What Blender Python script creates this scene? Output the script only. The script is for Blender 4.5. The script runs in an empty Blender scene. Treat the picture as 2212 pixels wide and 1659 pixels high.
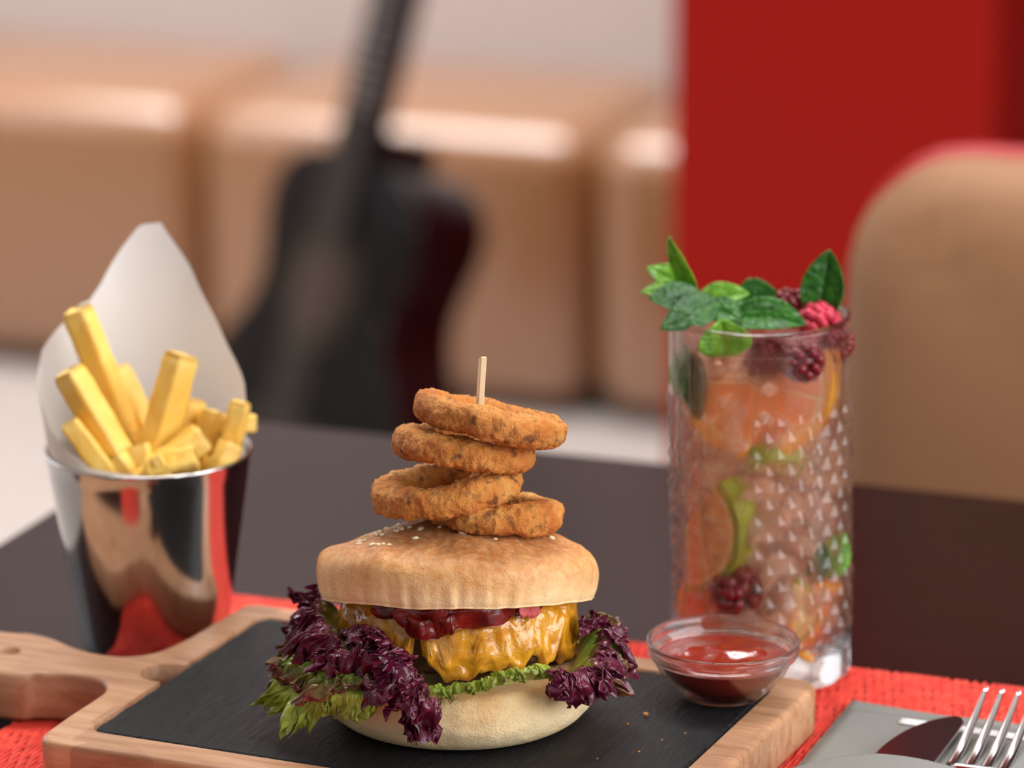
import bpy, bmesh, math, random
from mathutils import Vector, Matrix, noise
from math import sin, cos, pi, radians, sqrt, atan2

# ------------------------------------------------------------------ camera, world, lights
SC = bpy.context.scene
COL = SC.collection
FPX, PITCH, ZC = 9000.0, radians(15.5), 1.30
PSI = radians(20.0)          # the room, table and placemat are turned this much to the camera
PSB = radians(23.0)          # the serving board a little more

cam_data = bpy.data.cameras.new('camera')
cam_data.sensor_width = 36.0
cam_data.lens = FPX / 2212.0 * 36.0
cam_data.clip_start = 0.05
cam_data.dof.use_dof = True
cam_data.dof.focus_distance = 1.46
cam_data.dof.aperture_fstop = 7.0
cam_data.dof.aperture_blades = 0
cam = bpy.data.objects.new('camera', cam_data)
cam.location = (0, 0, ZC)
cam.rotation_euler = (pi/2 - PITCH, 0, 0)
COL.objects.link(cam)
SC.camera = cam

def srgb(r, g, b):
    def f(c):
        c /= 255.0
        return c/12.92 if c <= 0.04045 else ((c+0.055)/1.055)**2.4
    return (f(r), f(g), f(b), 1.0)

def room(u, v, z=0.0):
    return Vector((u*cos(PSI)+v*sin(PSI), -u*sin(PSI)+v*cos(PSI), z))

world = bpy.data.worlds.new('daylight')
SC.world = world
world.use_nodes = True
world.node_tree.nodes['Background'].inputs[0].default_value = (0.75, 0.85, 1.0, 1)
world.node_tree.nodes['Background'].inputs[1].default_value = 0.6

def window_light(name, u, v, z, ang, w, h, power, color=(1, 1, 1)):
    l = bpy.data.lights.new(name, 'AREA')
    l.shape = 'RECTANGLE'; l.size = w; l.size_y = h; l.energy = power; l.color = color
    o = bpy.data.objects.new(name, l)
    o.location = room(u, v, z)
    # ang: direction in the room frame (degrees, 0 = +u, 90 = +v) the light shines to
    a = radians(ang)
    d = room(cos(a), sin(a), 0)
    o.rotation_euler = Vector((d.x, d.y, -0.12)).to_track_quat('-Z', 'Y').to_euler()
    COL.objects.link(o)
    return o
window_light('window_daylight_right', 1.55, 1.1, 1.75, 180, 2.6, 1.7, 112, (0.98, 0.99, 1.0))
window_light('window_daylight_left', -3.15, 2.6, 1.75, 0, 2.2, 1.7, 28, (0.95, 0.97, 1.0))
window_light('window_daylight_front', -0.6, -1.95, 1.8, 90, 2.6, 1.7, 7, (1.0, 0.98, 0.95))
def ceiling_lamp(u, v, w, h, power):
    l = bpy.data.lights.new('ceiling_lamp_light', 'AREA')
    l.shape = 'RECTANGLE'; l.size = w; l.size_y = h; l.energy = power; l.color = (1.0, 0.97, 0.95); l.spread = radians(120)
    o = bpy.data.objects.new('ceiling_lamp_light', l)
    o.location = room(u, v, 2.66); o.rotation_euler = (0, 0, -PSI)
    COL.objects.link(o)
ceiling_lamp(-1.7, 3.95, 2.6, 1.1, 92)
ceiling_lamp(-0.75, 2.1, 1.3, 0.6, 32)  # added lamp, unseen, gives the table its top light

SC.view_settings.view_transform = 'Standard'
SC.view_settings.look = 'None'
SC.view_settings.gamma = 1.0
SC.view_settings.use_curve_mapping = False
SC.view_settings.exposure = -0.60
SC.cycles.transparent_max_bounces = 28
SC.cycles.max_bounces = 10
SC.cycles.transmission_bounces = 8
SC.cycles.diffuse_bounces = 3
SC.cycles.glossy_bounces = 4
SC.cycles.caustics_reflective = True
SC.cycles.caustics_refractive = True
SC.cycles.blur_glossy = 0.6

# ------------------------------------------------------------------ pixel rays of the 2212x1659 photograph
def pray(x, y):
    a = (x-1106.0)/FPX; b = (y-829.5)/FPX
    return Vector((a, cos(PITCH)-b*sin(PITCH), -sin(PITCH)-b*cos(PITCH)))
def onz(x, y, z):
    d = pray(x, y); t = (z-ZC)/d.z
    return Vector((0, 0, ZC)) + d*t
def ony(x, y, Y):
    d = pray(x, y); t = Y/d.y
    return Vector((0, 0, ZC)) + d*t
def onv(x, y, v):
    d = pray(x, y); n = Vector((sin(PSI), cos(PSI), 0)); t = v/d.dot(n)
    return Vector((0, 0, ZC)) + d*t
def to_uv(p, psi=None):
    s = PSI if psi is None else psi
    return p.x*cos(s)-p.y*sin(s), p.x*sin(s)+p.y*cos(s)

# ------------------------------------------------------------------ materials
def nt(name):
    m = bpy.data.materials.new(name); m.use_nodes = True
    n = m.node_tree; b = n.nodes['Principled BSDF']
    return m, n, b
def setin(b, **kw):
    names = {'rough': 'Roughness', 'metal': 'Metallic', 'spec': 'Specular IOR Level', 'sss': 'Subsurface Weight',
             'trans': 'Transmission Weight', 'ior': 'IOR', 'coat': 'Coat Weight', 'coat_rough': 'Coat Roughness', 'sheen': 'Sheen Weight'}
    for k, v in kw.items():
        b.inputs[names[k]].default_value = v
def coords(n, kind='Object', scale=(1, 1, 1), rot=(0, 0, 0)):
    tc = n.nodes.new('ShaderNodeTexCoord'); mp = n.nodes.new('ShaderNodeMapping')
    mp.inputs['Scale'].default_value = scale; mp.inputs['Rotation'].default_value = rot
    n.links.new(tc.outputs[kind], mp.inputs['Vector'])
    return mp.outputs['Vector']
def noise_tex(n, vec, scale, detail=4, rough=0.55, dist=0.0):
    t = n.nodes.new('ShaderNodeTexNoise')
    t.inputs['Scale'].default_value = scale; t.inputs['Detail'].default_value = detail
    t.inputs['Roughness'].default_value = rough; t.inputs['Distortion'].default_value = dist
    n.links.new(vec, t.inputs['Vector'])
    return t.outputs['Fac']
def voro(n, vec, scale, feature='F1'):
    t = n.nodes.new('ShaderNodeTexVoronoi'); t.feature = feature
    t.inputs['Scale'].default_value = scale
    n.links.new(vec, t.inputs['Vector'])
    return t.outputs['Distance']
def ramp(n, fac, stops):
    r = n.nodes.new('ShaderNodeValToRGB')
    e = r.color_ramp.elements
    while len(e) < len(stops): e.new(0.5)
    for i, (p, c) in enumerate(stops):
        e[i].position = p; e[i].color = c if len(c) == 4 else (*c, 1)
    n.links.new(fac, r.inputs['Fac'])
    return r.outputs['Color']
def mixc(n, fac, a, b, mode='MIX'):
    m = n.nodes.new('ShaderNodeMix'); m.data_type = 'RGBA'; m.blend_type = mode
    for s, x in ((m.inputs['Factor'], fac), (m.inputs['A'], a), (m.inputs['B'], b)):
        if hasattr(x, 'links') or hasattr(x, 'is_linked'): n.links.new(x, s)
        else: s.default_value = x
    return m.outputs['Result']
def math_(n, op, a, b=0.0):
    m = n.nodes.new('ShaderNodeMath'); m.operation = op
    for s, x in zip(m.inputs, (a, b)):
        if hasattr(x, 'is_linked'): n.links.new(x, s)
        else: s.default_value = x
    return m.outputs[0]
def sep(n, vec):
    s = n.nodes.new('ShaderNodeSeparateXYZ'); n.links.new(vec, s.inputs[0]); return s.outputs
def bump(n, b, h, strength=0.3, dist=0.001):
    bp = n.nodes.new('ShaderNodeBump'); bp.inputs['Strength'].default_value = strength
    bp.inputs['Distance'].default_value = dist
    n.links.new(h, bp.inputs['Height'])
    n.links.new(bp.outputs['Normal'], b.inputs['Normal'])
    return bp
def plain(name, col, rough=0.5, bump_scale=0, bump_s=0.2, bdist=0.001, var=0.0, **kw):
    m, n, b = nt(name)
    b.inputs['Base Color'].default_value = col; setin(b, rough=rough, **kw)
    if bump_scale or var:
        v = coords(n); f = noise_tex(n, v, bump_scale or 20)
        if var:
            lo = tuple(c*(1-var) for c in col[:3])+(1,); hi = tuple(min(1, c*(1+var)) for c in col[:3])+(1,)
            n.links.new(ramp(n, f, [(0.3, lo), (0.7, hi)]), b.inputs['Base Color'])
        if bump_scale: bump(n, b, f, bump_s, bdist)
    return m

def sss(b, w, radius=(1, .5, .25), scale=0.003):
    b.inputs['Subsurface Weight'].default_value = w
    b.inputs['Subsurface Radius'].default_value = radius
    b.inputs['Subsurface Scale'].default_value = scale

M = {}
M['wall'] = plain('pale_plaster', srgb(203, 193, 189), 0.8, 60, 0.05)
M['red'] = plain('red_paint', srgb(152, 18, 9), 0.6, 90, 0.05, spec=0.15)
M['shade_red'] = plain('maroon_shade', srgb(60, 8, 8), 0.6, 90, 0.05)  # shade put into the colour, for the column's unlit side
M['floor'] = plain('pale_tile', srgb(172, 164, 159), 0.45, 12, 0.03, var=0.04)
M['ceiling'] = plain('ceiling_white', srgb(225, 220, 214), 0.9)
M['white_frame'] = plain('window_frame_white', srgb(225, 225, 225), 0.4)
M['leather'] = plain('tan_leather', srgb(154, 105, 64), 0.28, 220, 0.08, 0.0006, 0.05, spec=1.0, coat=1.0, coat_rough=0.22)
M['plinth'] = plain('dark_plinth', srgb(60, 45, 38), 0.5)
M['guitar'] = plain('black_lacquer', srgb(7, 5, 5), 0.40, ior=1.22)
M['guitar_side'] = plain('dark_maroon_lacquer', srgb(16, 5, 6), 0.22, spec=0.4)
M['rosette'] = plain('rosette_inlay', srgb(40, 34, 24), 0.5, ior=1.2)
M['hole'] = plain('sound_hole_dark', srgb(46, 24, 8), 0.8)
M['fingerboard'] = plain('fingerboard_wood', srgb(26, 21, 21), 0.45, ior=1.25)
M['fret'] = plain('fret_metal', srgb(190, 180, 175), 0.25, metal=1.0)
M['string'] = plain('guitar_string', srgb(120, 110, 100), 0.6, metal=1.0)
M['chair_pad'] = plain('taupe_upholstery', srgb(150, 106, 72), 0.7, 300, 0.1, 0.0006, 0.04)
M['chair_red'] = plain('red_piping', srgb(165, 20, 26), 0.5)
M['chair_leg'] = plain('chair_leg_wood', srgb(48, 24, 18), 0.4)

def m_table():
    m, n, b = nt('wenge_wood')
    v = coords(n, 'Object', (3, 60, 3)); f = noise_tex(n, v, 4, 6, 0.6)
    v2 = coords(n, 'Object', (20, 700, 20)); f2 = noise_tex(n, v2, 3, 3)
    c = ramp(n, f, [(0.3, srgb(24, 8, 10)), (0.7, srgb(40, 18, 20))])
    c = mixc(n, math_(n, 'MULTIPLY', f2, 0.5), c, srgb(18, 8, 9))
    n.links.new(c, b.inputs['Base Color'])
    setin(b, rough=0.26, spec=0.5, ior=1.13)
    bump(n, b, f2, 0.12, 0.0004)
    return m
M['table'] = m_table()

def m_wood():
    m, n, b = nt('acacia_wood')
    v = coords(n, 'Object', (7, 90, 60)); f = noise_tex(n, v, 3.0, 6, 0.6, 0.6)
    v2 = coords(n, 'Object', (25, 420, 300)); f2 = noise_tex(n, v2, 3, 4)
    c = ramp(n, f, [(0.28, srgb(158, 110, 76)), (0.5, srgb(194, 150, 114)), (0.75, srgb(212, 172, 138))])
    c = mixc(n, math_(n, 'MULTIPLY', f2, 0.55), c, srgb(138, 92, 60))
    vb = coords(n, 'Object', (14, 22, 1)); fb = n.nodes.new('ShaderNodeTexVoronoi'); fb.feature = 'F1'
    fb.distance = 'CHEBYCHEV'; fb.inputs['Scale'].default_value = 1.0
    n.links.new(vb, fb.inputs['Vector'])
    tint = ramp(n, sep(n, fb.outputs['Color'])[0], [(0.0, (0.78, 0.72, 0.68)), (1.0, (1.12, 1.08, 1.05))])
    c = mixc(n, 1.0, c, tint, 'MULTIPLY')
    n.links.new(c, b.inputs['Base Color'])
    setin(b, rough=0.45)
    bump(n, b, f2, 0.15, 0.0004)
    return m
M['wood'] = m_wood()

def m_slate():
    m, n, b = nt('slate')
    v = coords(n, 'Object', (160, 30, 60), (0, 0, radians(28))); f = noise_tex(n, v, 2.2, 6, 0.65, 0.8)
    v2 = coords(n); f2 = noise_tex(n, v2, 900, 2)
    c = ramp(n, f, [(0.3, srgb(20, 20, 22)), (0.7, srgb(33, 33, 35))])
    n.links.new(c, b.inputs['Base Color'])
    setin(b, rough=0.48, spec=0.5, ior=1.25)
    h = math_(n, 'ADD', f, math_(n, 'MULTIPLY', f2, 0.15))
    bump(n, b, h, 0.55, 0.0012)
    return m
M['slate'] = m_slate()

def m_mat(name, a, c):
    m, n, b = nt(name)
    v = coords(n); f = noise_tex(n, v, 160, 2)
    n.links.new(ramp(n, f, [(0.3, a), (0.7, c)]), b.inputs['Base Color'])
    setin(b, rough=0.55)
    return m
M['mat_cord'] = m_mat('red_cord', srgb(216, 52, 42), srgb(246, 84, 64))
M['mat_back'] = m_mat('red_backing', srgb(92, 8, 8), srgb(124, 14, 12))

def m_bun(top=True):
    m, n, b = nt('bun_crust' if top else 'bun_base_crust')
    v = coords(n)
    z = sep(n, v)[2]
    f = noise_tex(n, v, 55, 5, 0.6); f2 = noise_tex(n, v, 420, 3, 0.6); f3 = noise_tex(n, v, 1400, 2)
    if top:
        k = math_(n, 'ADD', math_(n, 'MULTIPLY', z, 36.0), math_(n, 'MULTIPLY', math_(n, 'SUBTRACT', f, 0.5), 0.9))
        c = ramp(n, k, [(0.0, srgb(240, 208, 158)), (0.22, srgb(232, 186, 128)), (0.45, srgb(212, 152, 90)), (0.7, srgb(188, 120, 62)), (1.0, srgb(166, 98, 46))])
    else:
        k = math_(n, 'ADD', math_(n, 'MULTIPLY', z, 40.0), math_(n, 'MULTIPLY', math_(n, 'SUBTRACT', f, 0.5), 0.9))
        c = ramp(n, k, [(0.0, srgb(238, 204, 150)), (0.35, srgb(248, 222, 176)), (0.7, srgb(242, 208, 154)), (1.0, srgb(228, 180, 118))])
    c = mixc(n, ramp(n, f2, [(0.4, (0, 0, 0)), (0.8, (0.32, 0.32, 0.32))]), c, srgb(244, 222, 180))
    n.links.new(c, b.inputs['Base Color'])
    setin(b, rough=0.48 if top else 0.7, spec=0.35)
    sss(b, 0.10, (1, .6, .3), 0.003)
    if top:
        h = math_(n, 'ADD', math_(n, 'MULTIPLY', f2, 0.7), math_(n, 'MULTIPLY', f3, 0.5))
        bump(n, b, h, 0.5, 0.0008)
    else:
        f4 = noise_tex(n, v, 1000, 4, 0.6)
        pore = ramp(n, f4, [(0.36, (0, 0, 0)), (0.5, (1, 1, 1))])
        h = math_(n, 'ADD', math_(n, 'MULTIPLY', pore, 0.6), math_(n, 'MULTIPLY', f2, 0.8))
        bump(n, b, h, 0.45, 0.0007)
    return m
M['bun_top'] = m_bun(True); M['bun_bot'] = m_bun(False)
M['sesame'] = plain('sesame', srgb(238, 218, 180), 0.5)

def m_speckle(name, stops, scale, speck, speck_scale, thr, rough, bscale, bs, bd, sssw=0.0, spec=0.5):
    m, n, b = nt(name)
    v = coords(n)
    f = noise_tex(n, v, scale, 5, 0.6)
    c = ramp(n, f, stops)
    if speck:
        s = noise_tex(n, v, speck_scale, 2, 0.5)
        c = mixc(n, ramp(n, s, [(thr, (0, 0, 0)), (thr+0.16, (0.8, 0.8, 0.8))]), c, speck)
    n.links.new(c, b.inputs['Base Color'])
    setin(b, rough=rough, spec=spec)
    if sssw: sss(b, sssw, (1, .5, .2), 0.003)
    f3 = noise_tex(n, v, bscale, 4, 0.65)
    bump(n, b, f3, bs, bd)
    return m
M['onion'] = m_speckle('fried_crumb_coating', [(0.22, srgb(176, 86, 28)), (0.4, srgb(220, 130, 50)), (0.6, srgb(236, 160, 74)), (0.8, srgb(248, 206, 128))], 90,
                       srgb(98, 42, 15), 190, 0.55, 0.55, 1100, 0.9, 0.0018, 0.06)
M['fry'] = m_speckle('fried_potato', [(0.25, srgb(244, 176, 56)), (0.5, srgb(253, 206, 98)), (0.8, srgb(255, 224, 140))], 60,
                     srgb(214, 124, 34), 80, 0.66, 0.42, 500, 0.25, 0.0008, 0.25)
M['patty'] = m_speckle('grilled_beef', [(0.3, srgb(40, 20, 12)), (0.6, srgb(74, 40, 24)), (0.8, srgb(104, 62, 38))], 160, None, 0, 0, 0.32, 420, 0.8, 0.002)
M['bacon'] = m_speckle('bacon_glaze', [(0.3, srgb(70, 10, 8)), (0.55, srgb(124, 24, 14)), (0.8, srgb(160, 50, 28))], 120, srgb(48, 8, 8), 90, 0.58, 0.18, 300, 0.4, 0.001, 0.1)
M['onion_pink'] = plain('red_onion', srgb(196, 92, 92), 0.2, 150, 0.2, 0.0008, 0.2)
def m_cheese():
    m, n, b = nt('melted_cheddar')
    v = coords(n)
    f = noise_tex(n, v, 85, 4, 0.6)
    c = ramp(n, f, [(0.25, srgb(120, 66, 16)), (0.38, srgb(196, 128, 26)), (0.6, srgb(228, 162, 40)), (0.85, srgb(242, 190, 74))])
    n.links.new(c, b.inputs['Base Color'])
    setin(b, rough=0.2, spec=0.6, coat=0.5, coat_rough=0.08)
    sss(b, 0.25, (1, .6, .15), 0.003)
    f2 = noise_tex(n, v, 190, 3, 0.5, 1.0)
    bump(n, b, f2, 0.45, 0.0016)
    return m
M['cheese'] = m_cheese()

def m_lettuce(name, edge0, edge1, green, purple, deep):
    m, n, b = nt(name)
    uv = coords(n, 'UV'); v = coords(n)
    s = sep(n, uv)
    f = noise_tex(n, v, 150, 4, 0.6)
    k = math_(n, 'ADD', s[1], math_(n, 'MULTIPLY', math_(n, 'SUBTRACT', f, 0.5), 0.55))
    c = ramp(n, k, [(0.0, srgb(196, 206, 120)), (edge0*0.6, green), (edge0, srgb(120, 130, 44)), (edge1, purple), (1.0, deep)])
    n.links.new(c, b.inputs['Base Color'])
    setin(b, rough=0.24, spec=0.6)
    f2 = noise_tex(n, v, 500, 3)
    bump(n, b, f2, 0.25, 0.0008)
    tr = n.nodes.new('ShaderNodeBsdfTranslucent'); n.links.new(c, tr.inputs['Color'])
    mx = n.nodes.new('ShaderNodeMixShader'); mx.inputs[0].default_value = 0.25
    n.links.new(b.outputs[0], mx.inputs[1]); n.links.new(tr.outputs[0], mx.inputs[2])
    n.links.new(mx.outputs[0], n.nodes['Material Output'].inputs['Surface'])
    return m
M['let_purple'] = m_lettuce('lettuce_purple', 0.20, 0.46, srgb(128, 150, 44), srgb(118, 34, 62), srgb(88, 16, 46))
M['let_green'] = m_lettuce('lettuce_green', 1.1, 1.5, srgb(188, 210, 82), srgb(160, 176, 70), srgb(150, 126, 70))
M['let_mixed'] = m_lettuce('lettuce_mixed', 0.62, 1.05, srgb(158, 190, 64), srgb(122, 66, 56), srgb(104, 30, 52))

def m_leaf(name, a, c):
    m, n, b = nt(name)
    v = coords(n); f = noise_tex(n, v, 220, 3)
    col = ramp(n, f, [(0.3, a), (0.7, c)])
    n.links.new(col, b.inputs['Base Color'])
    setin(b, rough=0.38)
    bump(n, b, voro(n, v, 420), 0.5, 0.0008)
    tr = n.nodes.new('ShaderNodeBsdfTranslucent'); n.links.new(col, tr.inputs['Color'])
    mx = n.nodes.new('ShaderNodeMixShader'); mx.inputs[0].default_value = 0.3
    n.links.new(b.outputs[0], mx.inputs[1]); n.links.new(tr.outputs[0], mx.inputs[2])
    n.links.new(mx.outputs[0], n.nodes['Material Output'].inputs['Surface'])
    return m
M['mint'] = m_leaf('mint_green', srgb(24, 84, 12), srgb(58, 134, 24))
M['mint_light'] = m_leaf('mint_light_green', srgb(92, 156, 30), srgb(146, 200, 62))
M['mint_dusty'] = m_leaf('mint_dusty_green', srgb(46, 92, 44), srgb(86, 134, 68))
M['stem'] = plain('mint_stem', srgb(150, 110, 80), 0.5)

def schlick(n, f0):
    lw = n.nodes.new('ShaderNodeLayerWeight'); lw.inputs['Blend'].default_value = 0.5
    p = math_(n, 'POWER', lw.outputs['Facing'], 5.0)
    return math_(n, 'ADD', math_(n, 'MULTIPLY', p, 1.0-f0), f0)
def m_glass(name, tint=(0.98, 0.99, 0.98, 1), refr=0.45, ior=1.45, f0=0.04):
    m, n, b = nt(name)
    n.nodes.remove(b)
    fr = schlick(n, f0)
    gl = n.nodes.new('ShaderNodeBsdfGlossy'); gl.inputs['Roughness'].default_value = 0.02
    tp = n.nodes.new('ShaderNodeBsdfTransparent'); tp.inputs['Color'].default_value = tint
    rf = n.nodes.new('ShaderNodeBsdfGlass'); rf.inputs['IOR'].default_value = ior; rf.inputs['Roughness'].default_value = 0.0
    rf.inputs['Color'].default_value = tint
    mx = n.nodes.new('ShaderNodeMixShader')
    n.links.new(fr, mx.inputs[0]); n.links.new(tp.outputs[0], mx.inputs[1]); n.links.new(gl.outputs[0], mx.inputs[2])
    m2 = n.nodes.new('ShaderNodeMixShader'); m2.inputs[0].default_value = refr
    n.links.new(mx.outputs[0], m2.inputs[1]); n.links.new(rf.outputs[0], m2.inputs[2])
    n.links.new(m2.outputs[0], n.nodes['Material Output'].inputs['Surface'])
    return m
M['glass'] = m_glass('tumbler_glass', (0.99, 0.985, 0.98, 1), 0.30, f0=0.045)
M['glass_solid'] = m_glass('tumbler_base_glass', (0.99, 0.99, 0.99, 1), 0.85)
M['bowl_glass'] = m_glass('bowl_glass', (0.99, 0.992, 0.99, 1), 0.25, f0=0.07)
M['bowl_rim'] = m_glass('bowl_rim_glass', (0.99, 0.992, 0.99, 1), 0.75)

def m_liquid():
    m, n, b = nt('pink_lemonade')
    n.nodes.remove(b)
    tp = n.nodes.new('ShaderNodeBsdfTransparent'); tp.inputs['Color'].default_value = (0.97, 0.84, 0.77, 1)
    df = n.nodes.new('ShaderNodeBsdfTranslucent'); df.inputs['Color'].default_value = srgb(238, 180, 160)
    d2 = n.nodes.new('ShaderNodeBsdfDiffuse'); d2.inputs['Color'].default_value = srgb(238, 180, 160)
    a = n.nodes.new('ShaderNodeAddShader')
    mx = n.nodes.new('ShaderNodeMixShader'); mx.inputs[0].default_value = 0.5
    n.links.new(df.outputs[0], mx.inputs[1]); n.links.new(d2.outputs[0], mx.inputs[2])
    v = coords(n); f = noise_tex(n, v, 70, 4)
    m2 = n.nodes.new('ShaderNodeMixShader')
    n.links.new(ramp(n, f, [(0.35, (0.04, 0.04, 0.04)), (0.75, (0.24, 0.24, 0.24))]), m2.inputs[0])
    n.links.new(tp.outputs[0], m2.inputs[1]); n.links.new(mx.outputs[0], m2.inputs[2])
    gl = n.nodes.new('ShaderNodeBsdfGlossy'); gl.inputs['Roughness'].default_value = 0.03
    fr = schlick(n, 0.01)
    m3 = n.nodes.new('ShaderNodeMixShader')
    n.links.new(fr, m3.inputs[0]); n.links.new(m2.outputs[0], m3.inputs[1]); n.links.new(gl.outputs[0], m3.inputs[2])
    n.links.new(m3.outputs[0], n.nodes['Material Output'].inputs['Surface'])
    return m
M['liquid'] = m_liquid()
def m_ice():
    m, n, b = nt('crushed_ice')
    n.nodes.remove(b)
    tp = n.nodes.new('ShaderNodeBsdfTransparent'); tp.inputs['Color'].default_value = (0.97, 0.92, 0.88, 1)
    df = n.nodes.new('ShaderNodeBsdfTranslucent'); df.inputs['Color'].default_value = srgb(250, 232, 214)
    d2 = n.nodes.new('ShaderNodeBsdfDiffuse'); d2.inputs['Color'].default_value = srgb(250, 232, 214)
    gl = n.nodes.new('ShaderNodeBsdfGlossy'); gl.inputs['Roughness'].default_value = 0.08
    mx = n.nodes.new('ShaderNodeMixShader'); mx.inputs[0].default_value = 0.5
    n.links.new(df.outputs[0], mx.inputs[1]); n.links.new(d2.outputs[0], mx.inputs[2])
    m2 = n.nodes.new('ShaderNodeMixShader'); m2.inputs[0].default_value = 0.50
    n.links.new(tp.outputs[0], m2.inputs[1]); n.links.new(mx.outputs[0], m2.inputs[2])
    fr = schlick(n, 0.05)
    m3 = n.nodes.new('ShaderNodeMixShader')
    n.links.new(fr, m3.inputs[0]); n.links.new(m2.outputs[0], m3.inputs[1]); n.links.new(gl.outputs[0], m3.inputs[2])
    n.links.new(m3.outputs[0], n.nodes['Material Output'].inputs['Surface'])
    return m
M['ice'] = m_ice()
M['berry'] = plain('raspberry', srgb(116, 6, 22), 0.3, 400, 0.2, 0.0006, 0.25)
M['berry_light'] = plain('raspberry_frosted', srgb(206, 50, 76), 0.4, 400, 0.2, 0.0006, 0.2)
M['orange_rind'] = plain('orange_rind', srgb(250, 178, 20), 0.4, 500, 0.3, 0.0008, 0.08)
M['orange_flesh'] = plain('orange_flesh', srgb(240, 150, 84), 0.35, 150, 0.4, 0.001, 0.16)
M['lime_rind'] = plain('lime_rind', srgb(142, 168, 30), 0.4, 400, 0.3, 0.0008, 0.15)
M['lime_flesh2'] = plain('lime_flesh_tinted', srgb(222, 176, 116), 0.35, 200, 0.4, 0.001, 0.12)
M['lime_flesh'] = plain('lime_flesh', srgb(222, 214, 150), 0.35, 200, 0.4, 0.001, 0.12)
M['ketchup'] = plain('ketchup', srgb(136, 30, 7), 0.16, 60, 0.25, 0.003, 0.12, coat=0.4)
sss(M['ketchup'].node_tree.nodes['Principled BSDF'], 0.35, (1, .3, .1), 0.004)
M['steel'] = plain('polished_steel', (0.62, 0.61, 0.60, 1), 0.13, metal=1.0)
M['cutlery'] = plain('cutlery_steel', (0.72, 0.72, 0.72, 1), 0.12, metal=1.0)
M['bamboo'] = plain('bamboo', srgb(234, 208, 168), 0.5, 300, 0.2, 0.0005, 0.06)
def m_paper():
    m, n, b = nt('greaseproof_paper')
    b.inputs['Base Color'].default_value = srgb(232, 228, 226); setin(b, rough=0.6)
    tr = n.nodes.new('ShaderNodeBsdfTranslucent'); tr.inputs['Color'].default_value = srgb(240, 234, 228)
    mx = n.nodes.new('ShaderNodeMixShader'); mx.inputs[0].default_value = 0.35
    n.links.new(b.outputs[0], mx.inputs[1]); n.links.new(tr.outputs[0], mx.inputs[2])
    n.links.new(mx.outputs[0], n.nodes['Material Output'].inputs['Surface'])
    return m
M['paper'] = m_paper()
def m_linen():
    m, n, b = nt('grey_linen')
    v = coords(n)
    w1 = n.nodes.new('ShaderNodeTexWave'); w1.wave_type = 'BANDS'; w1.bands_direction = 'X'; w1.inputs['Scale'].default_value = 420
    w2 = n.nodes.new('ShaderNodeTexWave'); w2.wave_type = 'BANDS'; w2.bands_direction = 'Y'; w2.inputs['Scale'].default_value = 420
    n.links.new(v, w1.inputs[0]); n.links.new(v, w2.inputs[0])
    h = math_(n, 'ADD', w1.outputs['Fac'], w2.outputs['Fac'])
    n.links.new(ramp(n, math_(n, 'MULTIPLY', h, 0.5), [(0.2, srgb(118, 117, 112)), (0.8, srgb(148, 147, 142))]), b.inputs['Base Color'])
    setin(b, rough=0.85)
    bump(n, b, h, 0.35, 0.0004)
    return m
M['linen'] = m_linen()
M['white_stripe'] = plain('white_linen_stripe', srgb(240, 240, 240), 0.7)

# ------------------------------------------------------------------ builders
def mk(name, verts, faces, mat, parent=None, smooth=True, uvs=None, loc=None, rot=None):
    me = bpy.data.meshes.new(name)
    me.from_pydata([tuple(v) for v in verts], [], faces)
    if uvs:
        l = me.uv_layers.new(name='UVMap')
        vi = [0]*len(me.loops); me.loops.foreach_get('vertex_index', vi)
        flat = []
        for i in vi: flat += [uvs[i][0], uvs[i][1]]
        l.data.foreach_set('uv', flat)
    if smooth: me.polygons.foreach_set('use_smooth', [True]*len(me.polygons))
    me.materials.append(mat)
    me.update()
    o = bpy.data.objects.new(name, me)
    COL.objects.link(o)
    if parent: o.parent = parent
    if loc is not None: o.location = loc
    if rot is not None: o.rotation_euler = rot
    return o
def from_bm(name, bm, mat, parent=None, smooth=True, loc=None, rot=None):
    me = bpy.data.meshes.new(name)
    bmesh.ops.recalc_face_normals(bm, faces=bm.faces[:])
    bm.to_mesh(me); bm.free()
    if smooth: me.polygons.foreach_set('use_smooth', [True]*len(me.polygons))
    me.materials.append(mat)
    o = bpy.data.objects.new(name, me); COL.objects.link(o)
    if parent: o.parent = parent
    if loc is not None: o.location = loc
    if rot is not None: o.rotation_euler = rot
    return o
def empty(name, loc=(0, 0, 0), rotz=0.0, rot=None):
    o = bpy.data.objects.new(name, None); o.empty_display_size = 0.02
    o.location = loc; o.rotation_euler = rot or (0, 0, rotz); COL.objects.link(o)
    return o
def tag(o, label, cat, group=None, kind=None):
    o['label'] = label; o['category'] = cat
    if group: o['group'] = group
    if kind: o['kind'] = kind
    return o
def struct(o, label=None):
    o['kind'] = 'structure'
    if label: o['label'] = label
    return o
def bm_box(bm, c, s, bev=0.0, seg=3):
    r = bmesh.ops.create_cube(bm, size=1.0)
    vs = r['verts']
    for v in vs: v.co = Vector((v.co.x*s[0]+c[0], v.co.y*s[1]+c[1], v.co.z*s[2]+c[2]))
    if bev:
        es = {e for v in vs for e in v.link_edges}
        bmesh.ops.bevel(bm, geom=list(es), offset=bev, segments=seg, profile=0.5, affect='EDGES')
def box(name, c, s, mat, parent=None, bev=0.0, seg=3, loc=None, rot=None, smooth=None):
    bm = bmesh.new(); bm_box(bm, c, s, bev, seg)
    return from_bm(name, bm, mat, parent, bool(bev) if smooth is None else smooth, loc, rot)
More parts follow.
